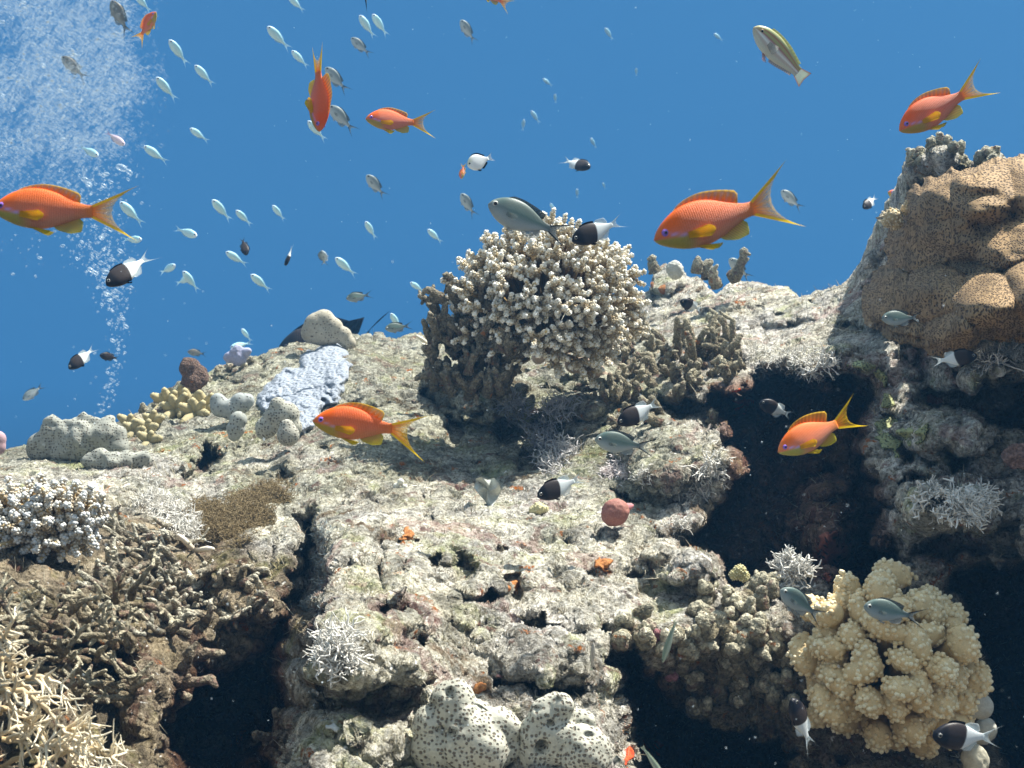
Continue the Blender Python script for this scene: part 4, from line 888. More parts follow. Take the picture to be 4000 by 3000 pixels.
crust('plate_coral', 'pale yellow plate coral edge showing under the right side of the white-tipped coral', 'coral', [(2220, 1390), (2300, 1340), (2400, 1290), (2480, 1270), (2500, 1320), (2440, 1360), (2330, 1385), (2240, 1420)], .02, M_PLAIN, (.55, .50, .30), (.002, 40), 5., 20)
# ------------------------------------------------------------------ fish
def mat_fish(name, scale=70, rough=.38, bump=.25, spark=.25, trans=0.):
    t = NT(name); c = t.attr('Col')
    uv = t.attr('suv', 'Vector'); v = t.voro(1.0, rand=.12, co=uv)
    m = t.mr(v, .18, .52)
    body = t.attr('scl', 'Fac')
    c = t.mix(t.math('MULTIPLY', t.math('MULTIPLY', t.math('SUBTRACT', 1., m), spark), body), c, t.mix(.55, c, (1., .70, .50)))
    c = t.mix(t.math('MULTIPLY', t.math('MULTIPLY', m, spark*.9), body), c, t.mix(1., c, (.55, .45, .45), 'MULTIPLY'))
    n = t.noise(90, 3, .6); c = t.mix(1., c, t.mr(n, .3, .7, .9, 1.08), 'MULTIPLY')
    nd = t.bsdf(c, rough, t.bump(t.math('MULTIPLY', t.math('SUBTRACT', 1., m), body), bump, .0006), .22)
    return t.m
def mat_fin(name='fin'):
    t = NT(name); c = t.attr('Col'); a = t.attr('alp', 'Fac'); uv = t.attr('suv', 'Vector')
    sep = t.n('ShaderNodeSeparateXYZ'); t.set(sep.inputs[0], uv)
    ray = t.math('SINE', t.math('MULTIPLY', sep.outputs[0], 75.))
    c = t.mix(1., c, t.mr(ray, -1, 1, .88, 1.06), 'MULTIPLY')
    al = t.math('MULTIPLY', a, t.mr(ray, -1, 1, .82, 1.05), clamp=True)
    tr = t.n('ShaderNodeBsdfTransparent'); df = t.n('ShaderNodeBsdfDiffuse'); tl = t.n('ShaderNodeBsdfTranslucent'); mx = t.n('ShaderNodeMixShader'); mx2 = t.n('ShaderNodeMixShader')
    t.set(df.inputs[0], c); t.set(tl.inputs[0], c); mx.inputs[0].default_value = .4
    t.t.links.new(df.outputs[0], mx.inputs[1]); t.t.links.new(tl.outputs[0], mx.inputs[2])
    t.set(mx2.inputs[0], al); t.t.links.new(tr.outputs[0], mx2.inputs[1]); t.t.links.new(mx.outputs[0], mx2.inputs[2])
    t.t.links.new(mx2.outputs[0], t.out.inputs['Surface']); return t.m
M_FIN = mat_fin()
M_FISH = mat_fish('fish_skin', spark=.20, bump=.4, rough=.5); M_SILV = mat_fish('fish_skin_plain', spark=.12, bump=.15, rough=.42)
t = NT('eye_gloss'); t.bsdf(t.attr('Col'), .12, None, .6); M_EYE = t.m

KIND = {}
KIND['anthias'] = dict(
    T=[0, .03, .08, .15, .25, .38, .50, .62, .74, .85, .94, 1.0], top=[.0, .045, .095, .145, .195, .225, .222, .19, .14, .095, .072, .07], bot=[-.02, -.052, -.088, -.125, -.165, -.19, -.19, -.165, -.12, -.08, -.062, -.062],
    wid=[.008, .036, .06, .08, .095, .095, .085, .068, .048, .03, .018, .012], eye=(.105, .025, .036), L=1.45)
KIND['chromis'] = dict(
    T=[0, .03, .08, .16, .27, .40, .52, .64, .76, .87, .95, 1.0], top=[.0, .06, .115, .17, .215, .232, .222, .185, .13, .082, .06, .056], bot=[-.02, -.06, -.105, -.16, -.205, -.228, -.22, -.185, -.125, -.075, -.055, -.052],
    wid=[.008, .045, .07, .088, .10, .098, .085, .066, .044, .026, .016, .012], eye=(.095, .03, .046), L=1.38)
KIND['pale'] = dict(
    T=[0, .04, .1, .2, .32, .45, .58, .70, .82, .92, 1.0], top=[.0, .06, .11, .155, .18, .182, .16, .12, .078, .052, .048], bot=[-.02, -.06, -.105, -.155, -.185, -.185, -.16, -.118, -.07, -.048, -.045],
    wid=[.01, .045, .07, .09, .095, .085, .07, .05, .03, .018, .012], eye=(.10, .03, .042), L=1.32)
KIND['dascyllus'] = dict(
    T=[0, .03, .08, .16, .27, .40, .52, .64, .76, .87, .95, 1.0], top=[.0, .08, .17, .26, .33, .36, .35, .30, .21, .12, .085, .08], bot=[-.02, -.09, -.16, -.24, -.31, -.34, -.33, -.28, -.19, -.11, -.08, -.075],
    wid=[.008, .05, .08, .10, .11, .105, .09, .07, .046, .028, .018, .012], eye=(.12, .04, .045), L=1.28)
KIND['wrasse'] = dict(
    T=[0, .03, .08, .16, .27, .40, .52, .64, .76, .87, .95, 1.0], top=[.0, .05, .09, .13, .155, .165, .16, .145, .12, .095, .08, .078], bot=[-.02, -.05, -.085, -.125, -.155, -.165, -.16, -.14, -.11, -.085, -.072, -.07],
    wid=[.01, .04, .065, .082, .09, .088, .08, .066, .048, .03, .02, .014], eye=(.11, .03, .03), L=1.18)
KIND['slender'] = dict(
    T=[0, .04, .1, .2, .32, .45, .58, .70, .82, .92, 1.0], top=[.0, .03, .05, .07, .08, .08, .072, .06, .045, .035, .03], bot=[-.01, -.03, -.05, -.07, -.08, -.08, -.07, -.055, -.04, -.03, -.028],
    wid=[.01, .03, .045, .055, .06, .055, .05, .04, .028, .018, .012], eye=(.07, .02, .02), L=1.12)
KIND['surgeon'] = dict(
    T=[0, .03, .08, .16, .27, .40, .52, .64, .76, .87, .95, 1.0], top=[.0, .08, .15, .22, .28, .30, .29, .25, .17, .09, .055, .05], bot=[-.02, -.08, -.14, -.21, -.27, -.30, -.29, -.25, -.17, -.09, -.055, -.05],
    wid=[.01, .05, .08, .10, .105, .10, .085, .065, .04, .022, .014, .012], eye=(.13, .08, .03), L=1.42)

def cubic(T, Y, t):
    """smooth curve through stations"""
    T = np.asarray(T, float); Y = np.asarray(Y, float); m = np.gradient(Y, T)
    t = np.clip(t, T[0], T[-1]); i = np.clip(np.searchsorted(T, t)-1, 0, len(T)-2); h = T[i+1]-T[i]; s = (t-T[i])/h
    return (2*s**3-3*s**2+1)*Y[i]+(s**3-2*s**2+s)*h*m[i]+(-2*s**3+3*s**2)*Y[i+1]+(s**3-s**2)*h*m[i+1]

def smooth01(x, a, b): x = np.clip((x-a)/(b-a), 0, 1); return x*x*(3-2*x)
def mixc(a, b, k): k = np.asarray(k)[..., None]; return np.asarray(a)*(1-k)+np.asarray(b)*k
def col_anthias(t, h, z, y):      # t snout..tail, h -1 belly..1 back
    c = mixc((.86, .205, .095), (.95, .145, .008), smooth01(h, -.25, .6))
    c = mixc(c, (.70, .27, .13), smooth01(-h, .15, .8)*smooth01(t, .2, .4)*.75)
    c = mixc(c, (.85, .20, .02), smooth01(t, .78, 1.)*.8)
    c = mixc(c, (.46, .34, .06), smooth01(-h, .18, .48)*(1-smooth01(t, .26, .44)))
    c = mixc(c, (.80, .22, .06), (1-smooth01(t, .0, .14))*smooth01(h, -.25, .3))
    # violet stripe from the eye down to the breast fin
    zc = .005-(t-.12)*.32; s = np.exp(-((z-zc)/.0120)**2)*smooth01(t, .125, .15)*(1-smooth01(t, .27, .31))
    return mixc(c, (.62, .40, .78), s*.75)
def col_chromis(t, h, z, y):
    c = mixc((.36, .42, .42), (.085, .135, .125), smooth01(h, -.75, .65)); c = mixc(c, (.10, .22, .18), np.exp(-((h-.05)/.35)**2)*smooth01(t, .2, .4)*.55)
    c = mixc(c, (.10, .12, .13), smooth01(t, .8, 1.)*.6); return mixc(c, (.24, .27, .25), (1-smooth01(t, .0, .18))*.7)
def col_grey(t, h, z, y):
    return mixc((.46, .52, .53), (.20, .25, .25), smooth01(h, -.6, .8))
def col_brown(t, h, z, y):
    return mixc((.26, .25, .20), (.12, .11, .08), smooth01(h, -.6, .8))
def col_bicolor(t, h, z, y):
    f = .60+.05*h-.03*h*h; return mixc((.009, .009, .014), (.74, .80, .80), smooth01(t, f-.012, f+.012))
def col_black(t, h, z, y): return np.tile((.012, .012, .017), (len(t), 1)).astype(float)
def col_pale(t, h, z, y):
    c = mixc((.66, .90, .92), (.48, .84, .93), smooth01(h, -.5, .8)); return mixc(c, (.72, .82, .95), (1-smooth01(t, .05, .2))*.8)
def col_white(t, h, z, y):
    return mixc((.80, .84, .84), (.72, .74, .55), (1-smooth01(t, .1, .4))*smooth01(h, -.2, .6))
def col_pink(t, h, z, y): return mixc((.92, .80, .86), (.80, .66, .74), smooth01(h, -.5, .8))
def col_wrasse(t, h, z, y):
    c = mixc((.62, .68, .62), (.46, .48, .20), smooth01(h, .1, .3))
    for hc, w, cc in ((.58, .06, (.50, .16, .10)), (.12, .09, (.40, .07, .09)), (-.12, .14, (.92, .97, .95)), (-.38, .06, (.46, .16, .14)), (.80, .08, (.50, .55, .28))):
        c = mixc(c, cc, np.exp(-((h-hc)/w)**2)*.95)
    return mixc(c, (.60, .50, .30), (1-smooth01(t, .0, .12))*.7)
def col_olive(t, h, z, y): return mixc((.40, .46, .36), (.16, .22, .16), smooth01(h, -.5, .6))
def col_striped(t, h, z, y): return mixc((.60, .56, .48), (.06, .05, .05), (np.sin(h*9) > .1)*.9)

def fin_sheet(mb, root, edge, th, c0, c1, a0, a1, c_edge=None, yb=0., lean=0., K=6, ew=1):
    """root, edge: arrays of (x, z); a thin closed blade between them"""
    n = len(root); V = []; C = []; A = []; S = []
    for side in (-1, 1):
        for k in range(K+1):
            t = k/K
            for i in range(n):
                p = root[i]*(1-t)+edge[i]*t
                thick = th*(1-t)+.0008; V.append((p[0], yb+lean*t*t+side*thick+.004*math.sin(i*.9+t*2)*t, p[1]))
                c = lerp(c0, c1, t); ed = c_edge is not None and ((k == K and ew == 1) or i < ew or i > n-1-ew); c = c_edge if ed else c
                C.append(c); A.append(max(a0, .85) if ed else a0*(1-t)+a1*t); S.append((i/(n-1), t, 0))
    V = np.array(V); M = (K+1)*n; F = []
    for s in (0, 1):
        for k in range(K):
            for i in range(n-1):
                a = s*M+k*n+i; f = [a, a+1, a+1+n, a+n]; F.append(f if s == 0 else f[::-1])
    for i in range(n-1): a = K*n+i; F.append([a, a+1, M+a+1, M+a])
    for k in range(K):
        a = k*n; F.append([a+n, a, M+a, M+a+n]); a = k*n+n-1; F.append([a, a+n, M+a+n, M+a])
    return V, np.array(F), np.array(C), np.array(A), np.array(S, float)

def make_fish(name, kind, colf, fins, eyec, mat=None, bend=0., tail=None, detail=1, label='', cat='fish', group=None, tint=(1, 1, 1)):
    K = KIND[kind]; root = empty(name); tag(root, label, cat, group)
    NS = (44, 30, 16)[1-detail if detail < 2 else 0] if False else {2: 60, 1: 36, 0: 16}[detail]; NR = {2: 40, 1: 26, 0: 12}[detail]
    t = np.linspace(0, 1, NS)**1.25; t = np.clip(t, 0, 1)
    tp, bt, wd = cubic(K['T'], K['top'], t), cubic(K['T'], K['bot'], t), cubic(K['T'], K['wid'], t)
    a = np.arange(NR)*2*math.pi/NR; ca, sa = np.cos(a), np.sin(a)
    zc = (tp+bt)/2; hz = (tp-bt)/2
    X = np.repeat((.5-t)[:, None], NR, 1); Z = zc[:, None]+hz[:, None]*sa[None, :]
    Y = wd[:, None]*np.sign(ca)[None, :]*(np.abs(ca)[None, :]**.85)*(1-.12*sa[None, :])
    V = np.stack([X, Y, Z], -1).reshape(-1, 3); tt = np.repeat(t, NR); hh = np.tile(sa, NS)
    V = np.vstack([V, [[.5+.006, 0, zc[0]]], [[-.5, 0, zc[-1]]]]); tt = np.append(tt, [0, 1]); hh = np.append(hh, [0, 0])
    # mouth cleft
    if detail == 2:
        m = np.exp(-((V[:, 2]+.018)/.006)**2)*np.exp(-((tt)/.035)**2); V[:, 1] *= (1-.45*m); V[:, 0] -= .006*m
    C = np.clip(colf(tt, hh, V[:, 2], V[:, 1])*np.array(tint), 0, 1)
    i = np.arange(NS-1)[:, None]*NR; j = np.arange(NR)[None, :]; k = (j+1) % NR
    F4 = np.stack([i+j, i+NR+j, i+NR+k, i+k], -1).reshape(-1, 4); jj = np.arange(NR); kk = (jj+1) % NR; nv = NS*NR
    F3 = np.concatenate([np.stack([np.full(NR, nv), jj, kk], -1), np.stack([np.full(NR, nv+1), (NS-1)*NR+kk, (NS-1)*NR+jj], -1)])
    bendf = lambda x: bend*np.clip(.25-x, 0, 2)**1.6
    V[:, 1] += bendf(V[:, 0])
    ang = np.append(np.tile(a, NS), [0, 0]); scl = smooth01(tt, .2, .3)*smooth01(-tt, -1.01, -.93)
    suv = np.stack([tt*46, hh*15+tt*23*0, np.sign(V[:, 1])*0], -1)
    make_mesh('body', V, [F4, F3], mat or M_FISH, root, C, True, {'suv': suv, 'scl': scl})
    def blade(nm, rt, ed, c0, c1, a0=.95, a1=.6, ce=None, yb=0., lean=0., th=.006, ew=1):
        V, F, C, A, S = fin_sheet(None, np.array(rt, float), np.array(ed, float), th, c0, c1, a0, a1, ce, yb, lean, ew=ew)
        V[:, 1] += bendf(V[:, 0])
        return make_mesh(nm, V, F, M_FIN, root, C, True, {'suv': S, 'alp': A})
    def back(t0, t1, n, inset=.012):
        q = np.linspace(t0, t1, n); return np.stack([.5-q, cubic(K['T'], K['top'], q)-inset], -1)
    def belly(t0, t1, n, inset=.012):
        q = np.linspace(t0, t1, n); return np.stack([.5-q, cubic(K['T'], K['bot'], q)+inset], -1)
    fins(blade, back, belly, K)
    if detail >= 1 or eyec is not None:
        et, ez, er = K['eye']; w = float(cubic(K['T'], K['wid'], et)); wz = w*math.sqrt(max(.1, 1-((ez-float(cubic(K['T'], (np.array(K['top'])+K['bot'])/2, et)))/((float(cubic(K['T'], K['top'], et))-float(cubic(K['T'], K['bot'], et)))/2))**2))
        for s in (-1, 1):
            mb = MB(); c = np.array((.5-et, s*(wz-er*.30), ez))
            mb.ball(c, er, eyec or (.05, .05, .06), 3 if detail == 2 else 2, (1, .62, 1))
            V = mb.V[0]; d = np.hypot(V[:, 0]-c[0], V[:, 2]-c[2]); C = mb.C[0]; pr = .45 if kind == 'anthias' else .66; C[:, :3] = np.where((d < er*pr)[:, None], (.004, .004, .008), C[:, :3])
            if detail == 2: C[:, :3] = np.where(((kind != 'anthias') & (d > er*pr) & (d < er*(pr+.1)))[:, None], (.62, .60, .50), C[:, :3])
            mb.build('eye', M_EYE, root)
    return root

def tail_fork(blade, K, spread, length, notch, c0, c1, ce, a0, a1, nm='tail_fin', curve=.5, up=1., dn=1., ew=1, ex=1.7):
    n = 17; s = np.linspace(-1, 1, n); zt = cubic(K['T'], K['top'], 1.); zb = cubic(K['T'], K['bot'], 1.)
    rt = np.stack([np.full(n, -.485), zb+(zt-zb)*(s+1)/2], -1)
    ab = np.abs(s); ext = notch+(length-notch)*ab**ex; sp = np.sign(s)*(ab**curve)*spread
    sp = np.where(s > 0, sp*up, sp*dn); ed = np.stack([-.5-ext, sp+(zt+zb)/2], -1)
    blade(nm, rt, ed, c0, c1, a0, a1, ce, ew=ew)
def fins_anthias(var=0, up=1., dn=1., spread=.30, dors=.075):
    def f(blade, back, belly, K):
        Yc, Oc, Gc = (.78, .50, .02), (.85, .24, .02), (.42, .40, .06)
        tail_fork(blade, K, spread, .46, .19, Oc, Yc, (.80, .58, .02), .97, .30, curve=.75, up=up, dn=dn, ew=4, ex=1.5)
        b = back(.24, .86, 18); h = dors*np.interp(np.linspace(0, 1, 18), [0, .06, .2, .5, .75, .92, 1], [.0, .28, .55, .95, 1.2, 1.25, .15]); e = b+np.stack([-h*.95*np.linspace(.2, 1, 18), h+.012], -1)
        blade('dorsal_fin', b, e, (.90, .18, .01), (.68, .36, .05), .97, .62, (.62, .46, .06))
        b = belly(.60, .86, 10); h = np.interp(np.linspace(0, 1, 10), [0, .3, .7, 1], [.03, .09, .11, .03]); e = b-np.stack([h*.85+.02, h+.01], -1)
        blade('anal_fin', b, e, (.62, .33, .08), (.60, .52, .05), .95, .75, (.62, .56, .06))
        for s in (-1, 1):
            rt = np.stack([np.linspace(.20, .155, 7), np.linspace(-.150, -.165, 7)], -1); ed = np.stack([np.linspace(.03, -.10, 7), -.175-.075*np.sin(np.linspace(.5, 2.6, 7))], -1)
            blade('pelvic_fin', rt, ed, (.72, .46, .05), (.72, .60, .02), .95, .85, None, s*.035, s*.03)
            rt = np.stack([np.full(7, .205), np.linspace(-.03, -.085, 7)], -1); ed = np.stack([.205-.25*np.sin(np.linspace(.9, 2.3, 7))-.0, np.linspace(-.015, -.125, 7)], -1)
            blade('pectoral_fin', rt, ed, (.80, .42, .02), (.85, .55, .02), .95, .80, None, s*.098, s*.045, .004)
    return f
def fins_chromis(dark=(.010, .012, .018), mem=(.34, .38, .38), ta=.45):
    def f(blade, back, belly, K):
        tail_fork(blade, K, .24, .42, .10, (.14, .16, .17), mem, dark, .9, ta, curve=.8, ew=4, ex=1.25)
        b = back(.26, .84, 16); h = .038*np.interp(np.linspace(0, 1, 16), [0, .1, .5, .8, .95, 1], [.2, .9, 1., 1.7, 1.7, .4]); e = b+np.stack([-h*1.0*np.linspace(.2, 1.2, 16), h+.012], -1)
        blade('dorsal_fin', b, e, (.08, .11, .11), (.12, .14, .15), .97, .75, dark)
        b = belly(.60, .86, 9); h = np.interp(np.linspace(0, 1, 9), [0, .3, .7, 1], [.03, .08, .10, .03]); e = b-np.stack([h*.7+.01, h+.01], -1)
        blade('anal_fin', b, e, (.34, .38, .38), mem, .85, .5)
        for s in (-1, 1):
            rt = np.stack([np.linspace(.19, .15, 6), np.linspace(-.185, -.20, 6)], -1); ed = np.stack([np.linspace(.06, -.02, 6), -.22-.06*np.sin(np.linspace(.5, 2.6, 6))], -1)
            blade('pelvic_fin', rt, ed, (.40, .44, .44), (.46, .50, .50), .85, .5, None, s*.03, s*.02)
            rt = np.stack([np.full(6, .20), np.linspace(-.02, -.075, 6)], -1); ed = np.stack([.20-.19*np.sin(np.linspace(.9, 2.3, 6)), np.linspace(-.01, -.11, 6)], -1)
            blade('pectoral_fin', rt, ed, (.20, .22, .18), (.34, .38, .36), .35, .12, None, s*.10, s*.03, .003)
    return f
def fins_bicolor(tc=(.70, .78, .80), split=.6, body=(.014, .014, .02)):
    def f(blade, back, belly, K):
        tail_fork(blade, K, .20, .38, .09, tc, tc, None, .85, .22, curve=.85)
        b = back(.24, .60, 12); e = b+np.stack([-.02*np.ones(12), .05*np.ones(12)], -1); e[0, 1] -= .035
        blade('dorsal_fin', b, e, body, body, 1, .95)
        b = back(.60, .86, 8); h = np.interp(np.linspace(0, 1, 8), [0, .6, 1], [.05, .10, .03]); e = b+np.stack([-h-.02, h], -1)
        blade('dorsal_fin', b, e, tc, tc, .85, .3)
        b = belly(.58, .86, 8); h = np.interp(np.linspace(0, 1, 8), [0, .4, 1], [.05, .10, .03]); e = b-np.stack([h*.8, h], -1)
        blade('anal_fin', b, e, tc, tc, .8, .3)
        for s in (-1, 1):
            rt = np.stack([np.linspace(.19, .15, 6), np.linspace(-.185, -.20, 6)], -1); ed = np.stack([np.linspace(.08, .0, 6), -.22-.05*np.sin(np.linspace(.5, 2.6, 6))], -1)
            blade('pelvic_fin', rt, ed, body, body, 1, .9, None, s*.03, s*.02)
    return f
def fins_pale(c=(.50, .72, .84)):
    def f(blade, back, belly, K):
        tail_fork(blade, K, .15, .34, .12, c, c, None, .9, .5, curve=.9)
        b = back(.3, .82, 8); e = b+np.stack([-.03*np.ones(8), .04*np.ones(8)], -1); e[0, 1] -= .03; e[-1, 1] -= .02
        blade('dorsal_fin', b, e, c, c, .9, .5)
        b = belly(.55, .82, 6); e = b-np.stack([.03*np.ones(6), .05*np.ones(6)], -1); blade('anal_fin', b, e, c, c, .9, .5)
    return f
def fins_dasc(blade, back, belly, K):
    bl = (.01, .01, .015); w = (.78, .82, .82)
    tail_fork(blade, K, .20, .26, .14, w, w, None, .85, .25, curve=.8)
    b = back(.2, .84, 14); e = b+np.stack([-.05*np.ones(14), .065*np.ones(14)], -1); e[0, 1] -= .05
    blade('dorsal_fin', b, e, bl, bl, 1, 1)
    b = belly(.58, .86, 8); e = b-np.stack([.05*np.ones(8), .07*np.ones(8)], -1); blade('anal_fin', b, e, bl, bl, 1, 1)
    for s in (-1, 1):
        rt = np.stack([np.linspace(.19, .13, 6), np.full(6, -.28)], -1); ed = np.stack([np.linspace(.06, -.04, 6), np.full(6, -.40)], -1); blade('pelvic_fin', rt, ed, bl, bl, 1, .95, None, s*.03, s*.02)
def fins_wrasse(blade, back, belly, K):
    g = (.50, .56, .36); n = 9; s = np.linspace(-1, 1, n)
    rt = np.stack([np.full(n, -.485), s*.072], -1); ed = np.stack([-.66-.02*np.abs(s), s*.13], -1); blade('tail_fin', rt, ed, (.6, .66, .6), g, .9, .6, (.5, .25, .2))
    b = back(.22, .92, 14); e = b+np.stack([-.02*np.ones(14), .045*np.ones(14)], -1); blade('dorsal_fin', b, e, (.40, .42, .14), (.50, .52, .22), .95, .8)
    b = belly(.5, .92, 10); e = b-np.stack([.02*np.ones(10), .045*np.ones(10)], -1); blade('anal_fin', b, e, (.52, .50, .40), (.58, .42, .34), .9, .6)
    for q in (-1, 1):
        rt = np.stack([np.linspace(.16, .12, 5), np.full(5, -.145)], -1); ed = np.stack([np.linspace(.06, .0, 5), np.full(5, -.23)], -1); blade('pelvic_fin', rt, ed, (.6, .34, .28), (.6, .34, .28), .8, .4, None, q*.02, q*.02)
        rt = np.stack([np.full(6, .20), np.linspace(.0, -.06, 6)], -1); ed = np.stack([.20-.17*np.sin(np.linspace(.9, 2.3, 6)), np.linspace(.03, -.11, 6)], -1); blade('pectoral_fin', rt, ed, (.5, .5, .45), (.55, .6, .55), .6, .25, None, q*.09, q*.05, .003)
def fins_slender(blade, back, belly, K):
    c = (.42, .46, .36); tail_fork(blade, K, .06, .13, .10, c, c, None, .9, .6, curve=.9)
    b = back(.2, .92, 10); e = b+np.stack([-.01*np.ones(10), .03*np.ones(10)], -1); blade('dorsal_fin', b, e, c, c, .8, .5)
def fins_surgeon(blade, back, belly, K):
    c = (.016, .018, .026)
    tail_fork(blade, K, .40, .44, .10, c, c, None, 1, 1, curve=.8)
    b = back(.15, .92, 16); h = np.interp(np.linspace(0, 1, 16), [0, .3, .8, .97, 1], [.02, .09, .17, .30, .12]); e = b+np.stack([-h*.9, h], -1); blade('dorsal_fin', b, e, c, c, 1, 1)
    b = belly(.4, .92, 12); h = np.interp(np.linspace(0, 1, 12), [0, .3, .8, 1], [.02, .08, .13, .06]); e = b-np.stack([h*.8, h], -1); blade('anal_fin', b, e, c, c, 1, 1)

PROTO = {}
def pose(root, kind, head, tail, d, yaw=0., roll=0., flip=False, wide=1.):
    """head, tail in picture pixels; yaw>0 turns the head towards the viewer"""
    h = np.array(head, float); t = np.array(tail, float); L = KIND[kind]['L']
    v = np.array([h[0]-t[0], 0, -(h[1]-t[1])]); px = np.linalg.norm(v); a = v/px
    size = px*PX(d)/math.cos(R(yaw))/L
    fwd = Vector(a)*math.cos(R(yaw))+Vector((0, -1, 0))*math.sin(R(yaw))
    up = Vector((a[2], 0, -a[0]));  up = up if up.z >= 0 else -up
    if flip: up = -up
    up = (up-fwd*up.dot(fwd)).normalized()
    up = Quaternion(fwd, R(roll)) @ up; side = up.cross(fwd)
    m = Matrix((fwd, side, up)).transposed().to_4x4()
    mid = P((h[0]+t[0])/2, (h[1]+t[1])/2, d)
    cx = (.5+(.5-L))/2       # local x of the middle between snout and tail tip
    root.matrix_world = Matrix.Translation(mid) @ m @ Matrix.Scale(size, 4) @ Matrix.Diagonal((1, wide, 1, 1)) @ Matrix.Translation((-cx, 0, 0))
    return root
def clone(src):
    r = src.copy(); COL.objects.link(r)
    for ch in KIDS[src.name]:
        c = ch.copy(); COL.objects.link(c); c.parent = r
    return r
KIDS = {}
def proto(key, **kw):
    before = set(bpy.data.objects); r = make_fish(**kw); KIDS[r.name] = [o for o in bpy.data.objects if o not in before and o is not r]
    PROTO[key] = [r, True]; return r
def put(key, kind, label, head, tail, real=None, d=None, yaw=0., roll=0., flip=False, group=None, cat=None, over=None, off=.05, wide=1.):
    src, fresh = PROTO[key]
    r = src if fresh else clone(src); PROTO[key][1] = False
    px = math.hypot(head[0]-tail[0], head[1]-tail[1])
    if d is None:
        d = real*math.cos(R(yaw))/(px*FW/4000)
        for q in (head, tail, ((head[0]+tail[0])/2, (head[1]+tail[1])/2)):
            if q[1] > float(skyline(np.array([q[0]]))[0])-40:
                d = min(d, float(depth_at(*q)[0])-off)
    pose(r, kind, head, tail, d, yaw, roll, flip, wide)
    if label: r['label'] = label
    if group: r['group'] = group
    if cat: r['category'] = cat
    return r

# orange anthias: the near ones are built one by one
GA = 'orange anthias over the reef'; PUR = (.30, .16, .62)
def anth(key, **kw):
    return proto(key, name='anthias', kind='anthias', colf=col_anthias, eyec=PUR, cat='orange fish', group=GA, **kw)
anth('a1', tint=(1, 1.08, 1.2), fins=fins_anthias(spread=.29, dors=.06), detail=2, bend=.05)
put('a1', 'anthias', 'large orange anthias swimming left, its snout touching the left edge', (-12, 820), (528, 832), d=.66, yaw=8)
anth('a4', fins=fins_anthias(spread=.31, up=1.1), detail=2, bend=-.08)
put('a4', 'anthias', 'largest orange anthias with a long forked tail right of the white-tipped coral', (2550, 940), (3135, 752), d=.64, yaw=6, roll=-4)
anth('a6', tint=(1, .9, .6), fins=fins_anthias(spread=.30, up=.75, dn=1.25), detail=2, bend=.12)
put('a6', 'anthias', 'orange anthias with yellow forked tail gliding over the left-centre rock slope', (1226, 1642), (1668, 1690), d=.85, yaw=5)
anth('a7', tint=(1, 1.2, 1.3), fins=fins_anthias(spread=.27, up=1.1, dn=.8, dors=.10), detail=2, bend=-.1)
put('a7', 'anthias', 'orange anthias tilted head down in front of the dark cave', (3030, 1762), (3395, 1610), d=.95, yaw=10)
anth('a5', tint=(.97, .85, .9), fins=fins_anthias(spread=.27, up=1.2, dn=.8, dors=.07), detail=2, bend=.05)
put('a5', 'anthias', 'orange anthias diving head down above the honeycomb coral at upper right', (3507, 512), (3872, 312), d=.95, yaw=4)
anth('a2', tint=(.95, .75, .8), fins=fins_anthias(spread=.12, dors=.09), detail=2)
put('a2', 'anthias', 'orange anthias hanging vertically with its head straight down', (1256, 522), (1232, 165), d=1.05, yaw=12, roll=38, flip=False)
anth('a3', tint=(.9, .9, 1.2), fins=fins_anthias(spread=.30, dors=.06), detail=2, bend=.1)
put('a3', 'anthias', 'short-looking orange anthias facing left in open water at upper centre', (1435, 475), (1690, 478), d=1.3, yaw=22)
anth('as', fins=fins_anthias(), detail=1)
put('as', 'anthias', 'tiny distant orange anthias beside the white damselfish', (1803, 702), (1812, 630), d=2.4, yaw=25, roll=30)
put('as', 'anthias', 'small orange anthias half hidden behind the honeycomb coral rock', (3466, 750), (3640, 830), d=1.9, yaw=5)
put('as', 'anthias', 'orange anthias cut off by the top edge with only its belly and tail showing', (1870, -45), (2000, 30), d=2.0)
put('as', 'anthias', 'reddish anthias facing right at the top left beside the bubble cloud', (620, 58), (520, 160), d=1.9, yaw=25, roll=0)

# grey-green chromis with black tail edges
GC = 'grey green damselfish'
proto('c1', name='chromis', kind='chromis', colf=col_chromis, fins=fins_chromis(), eyec=(.62, .64, .58), mat=M_SILV, detail=2, bend=.06, cat='grey fish', group=GC)
put('c1', 'chromis', 'large grey green chromis in front of the top of the white-tipped coral', (1908, 800), (2235, 930), d=1.0, yaw=8, roll=4)
put('c1', 'chromis', 'green grey chromis with black-edged tail over the ledge left of the cave', (2322, 1715), (2562, 1752), d=1.05, yaw=8)
put('c1', 'chromis', 'grey chromis tilted head up over the left side of the cauliflower coral', (3042, 2298), (3225, 2425), d=.80, yaw=14)
put('c1', 'chromis', 'grey chromis swimming left across the middle of the cauliflower coral', (3370, 2365), (3615, 2418), d=.78, yaw=6)
put('c1', 'chromis', 'blurry blue grey chromis in front of the honeycomb coral', (3438, 1245), (3610, 1240), d=1.0, yaw=12)
put('c1', 'chromis', 'dark-tailed chromis cut off by the top edge, only its tail showing', (1330, -190), (1470, 28), d=1.1)
put('c1', 'chromis', 'dusky chromis with black forked tail just above the skyline sponges', (1355, 1168), (1455, 1148), d=1.9, yaw=20)
put('c1', 'chromis', 'grey chromis hovering over the skyline in front of the dark fin', (1506, 1285), (1612, 1270), d=1.85, yaw=18)
put('c1', 'chromis', 'bluish chromis partly hidden behind the dead coral stubs', (1845, 1060), (1870, 1290), d=1.80, yaw=5, flip=True)
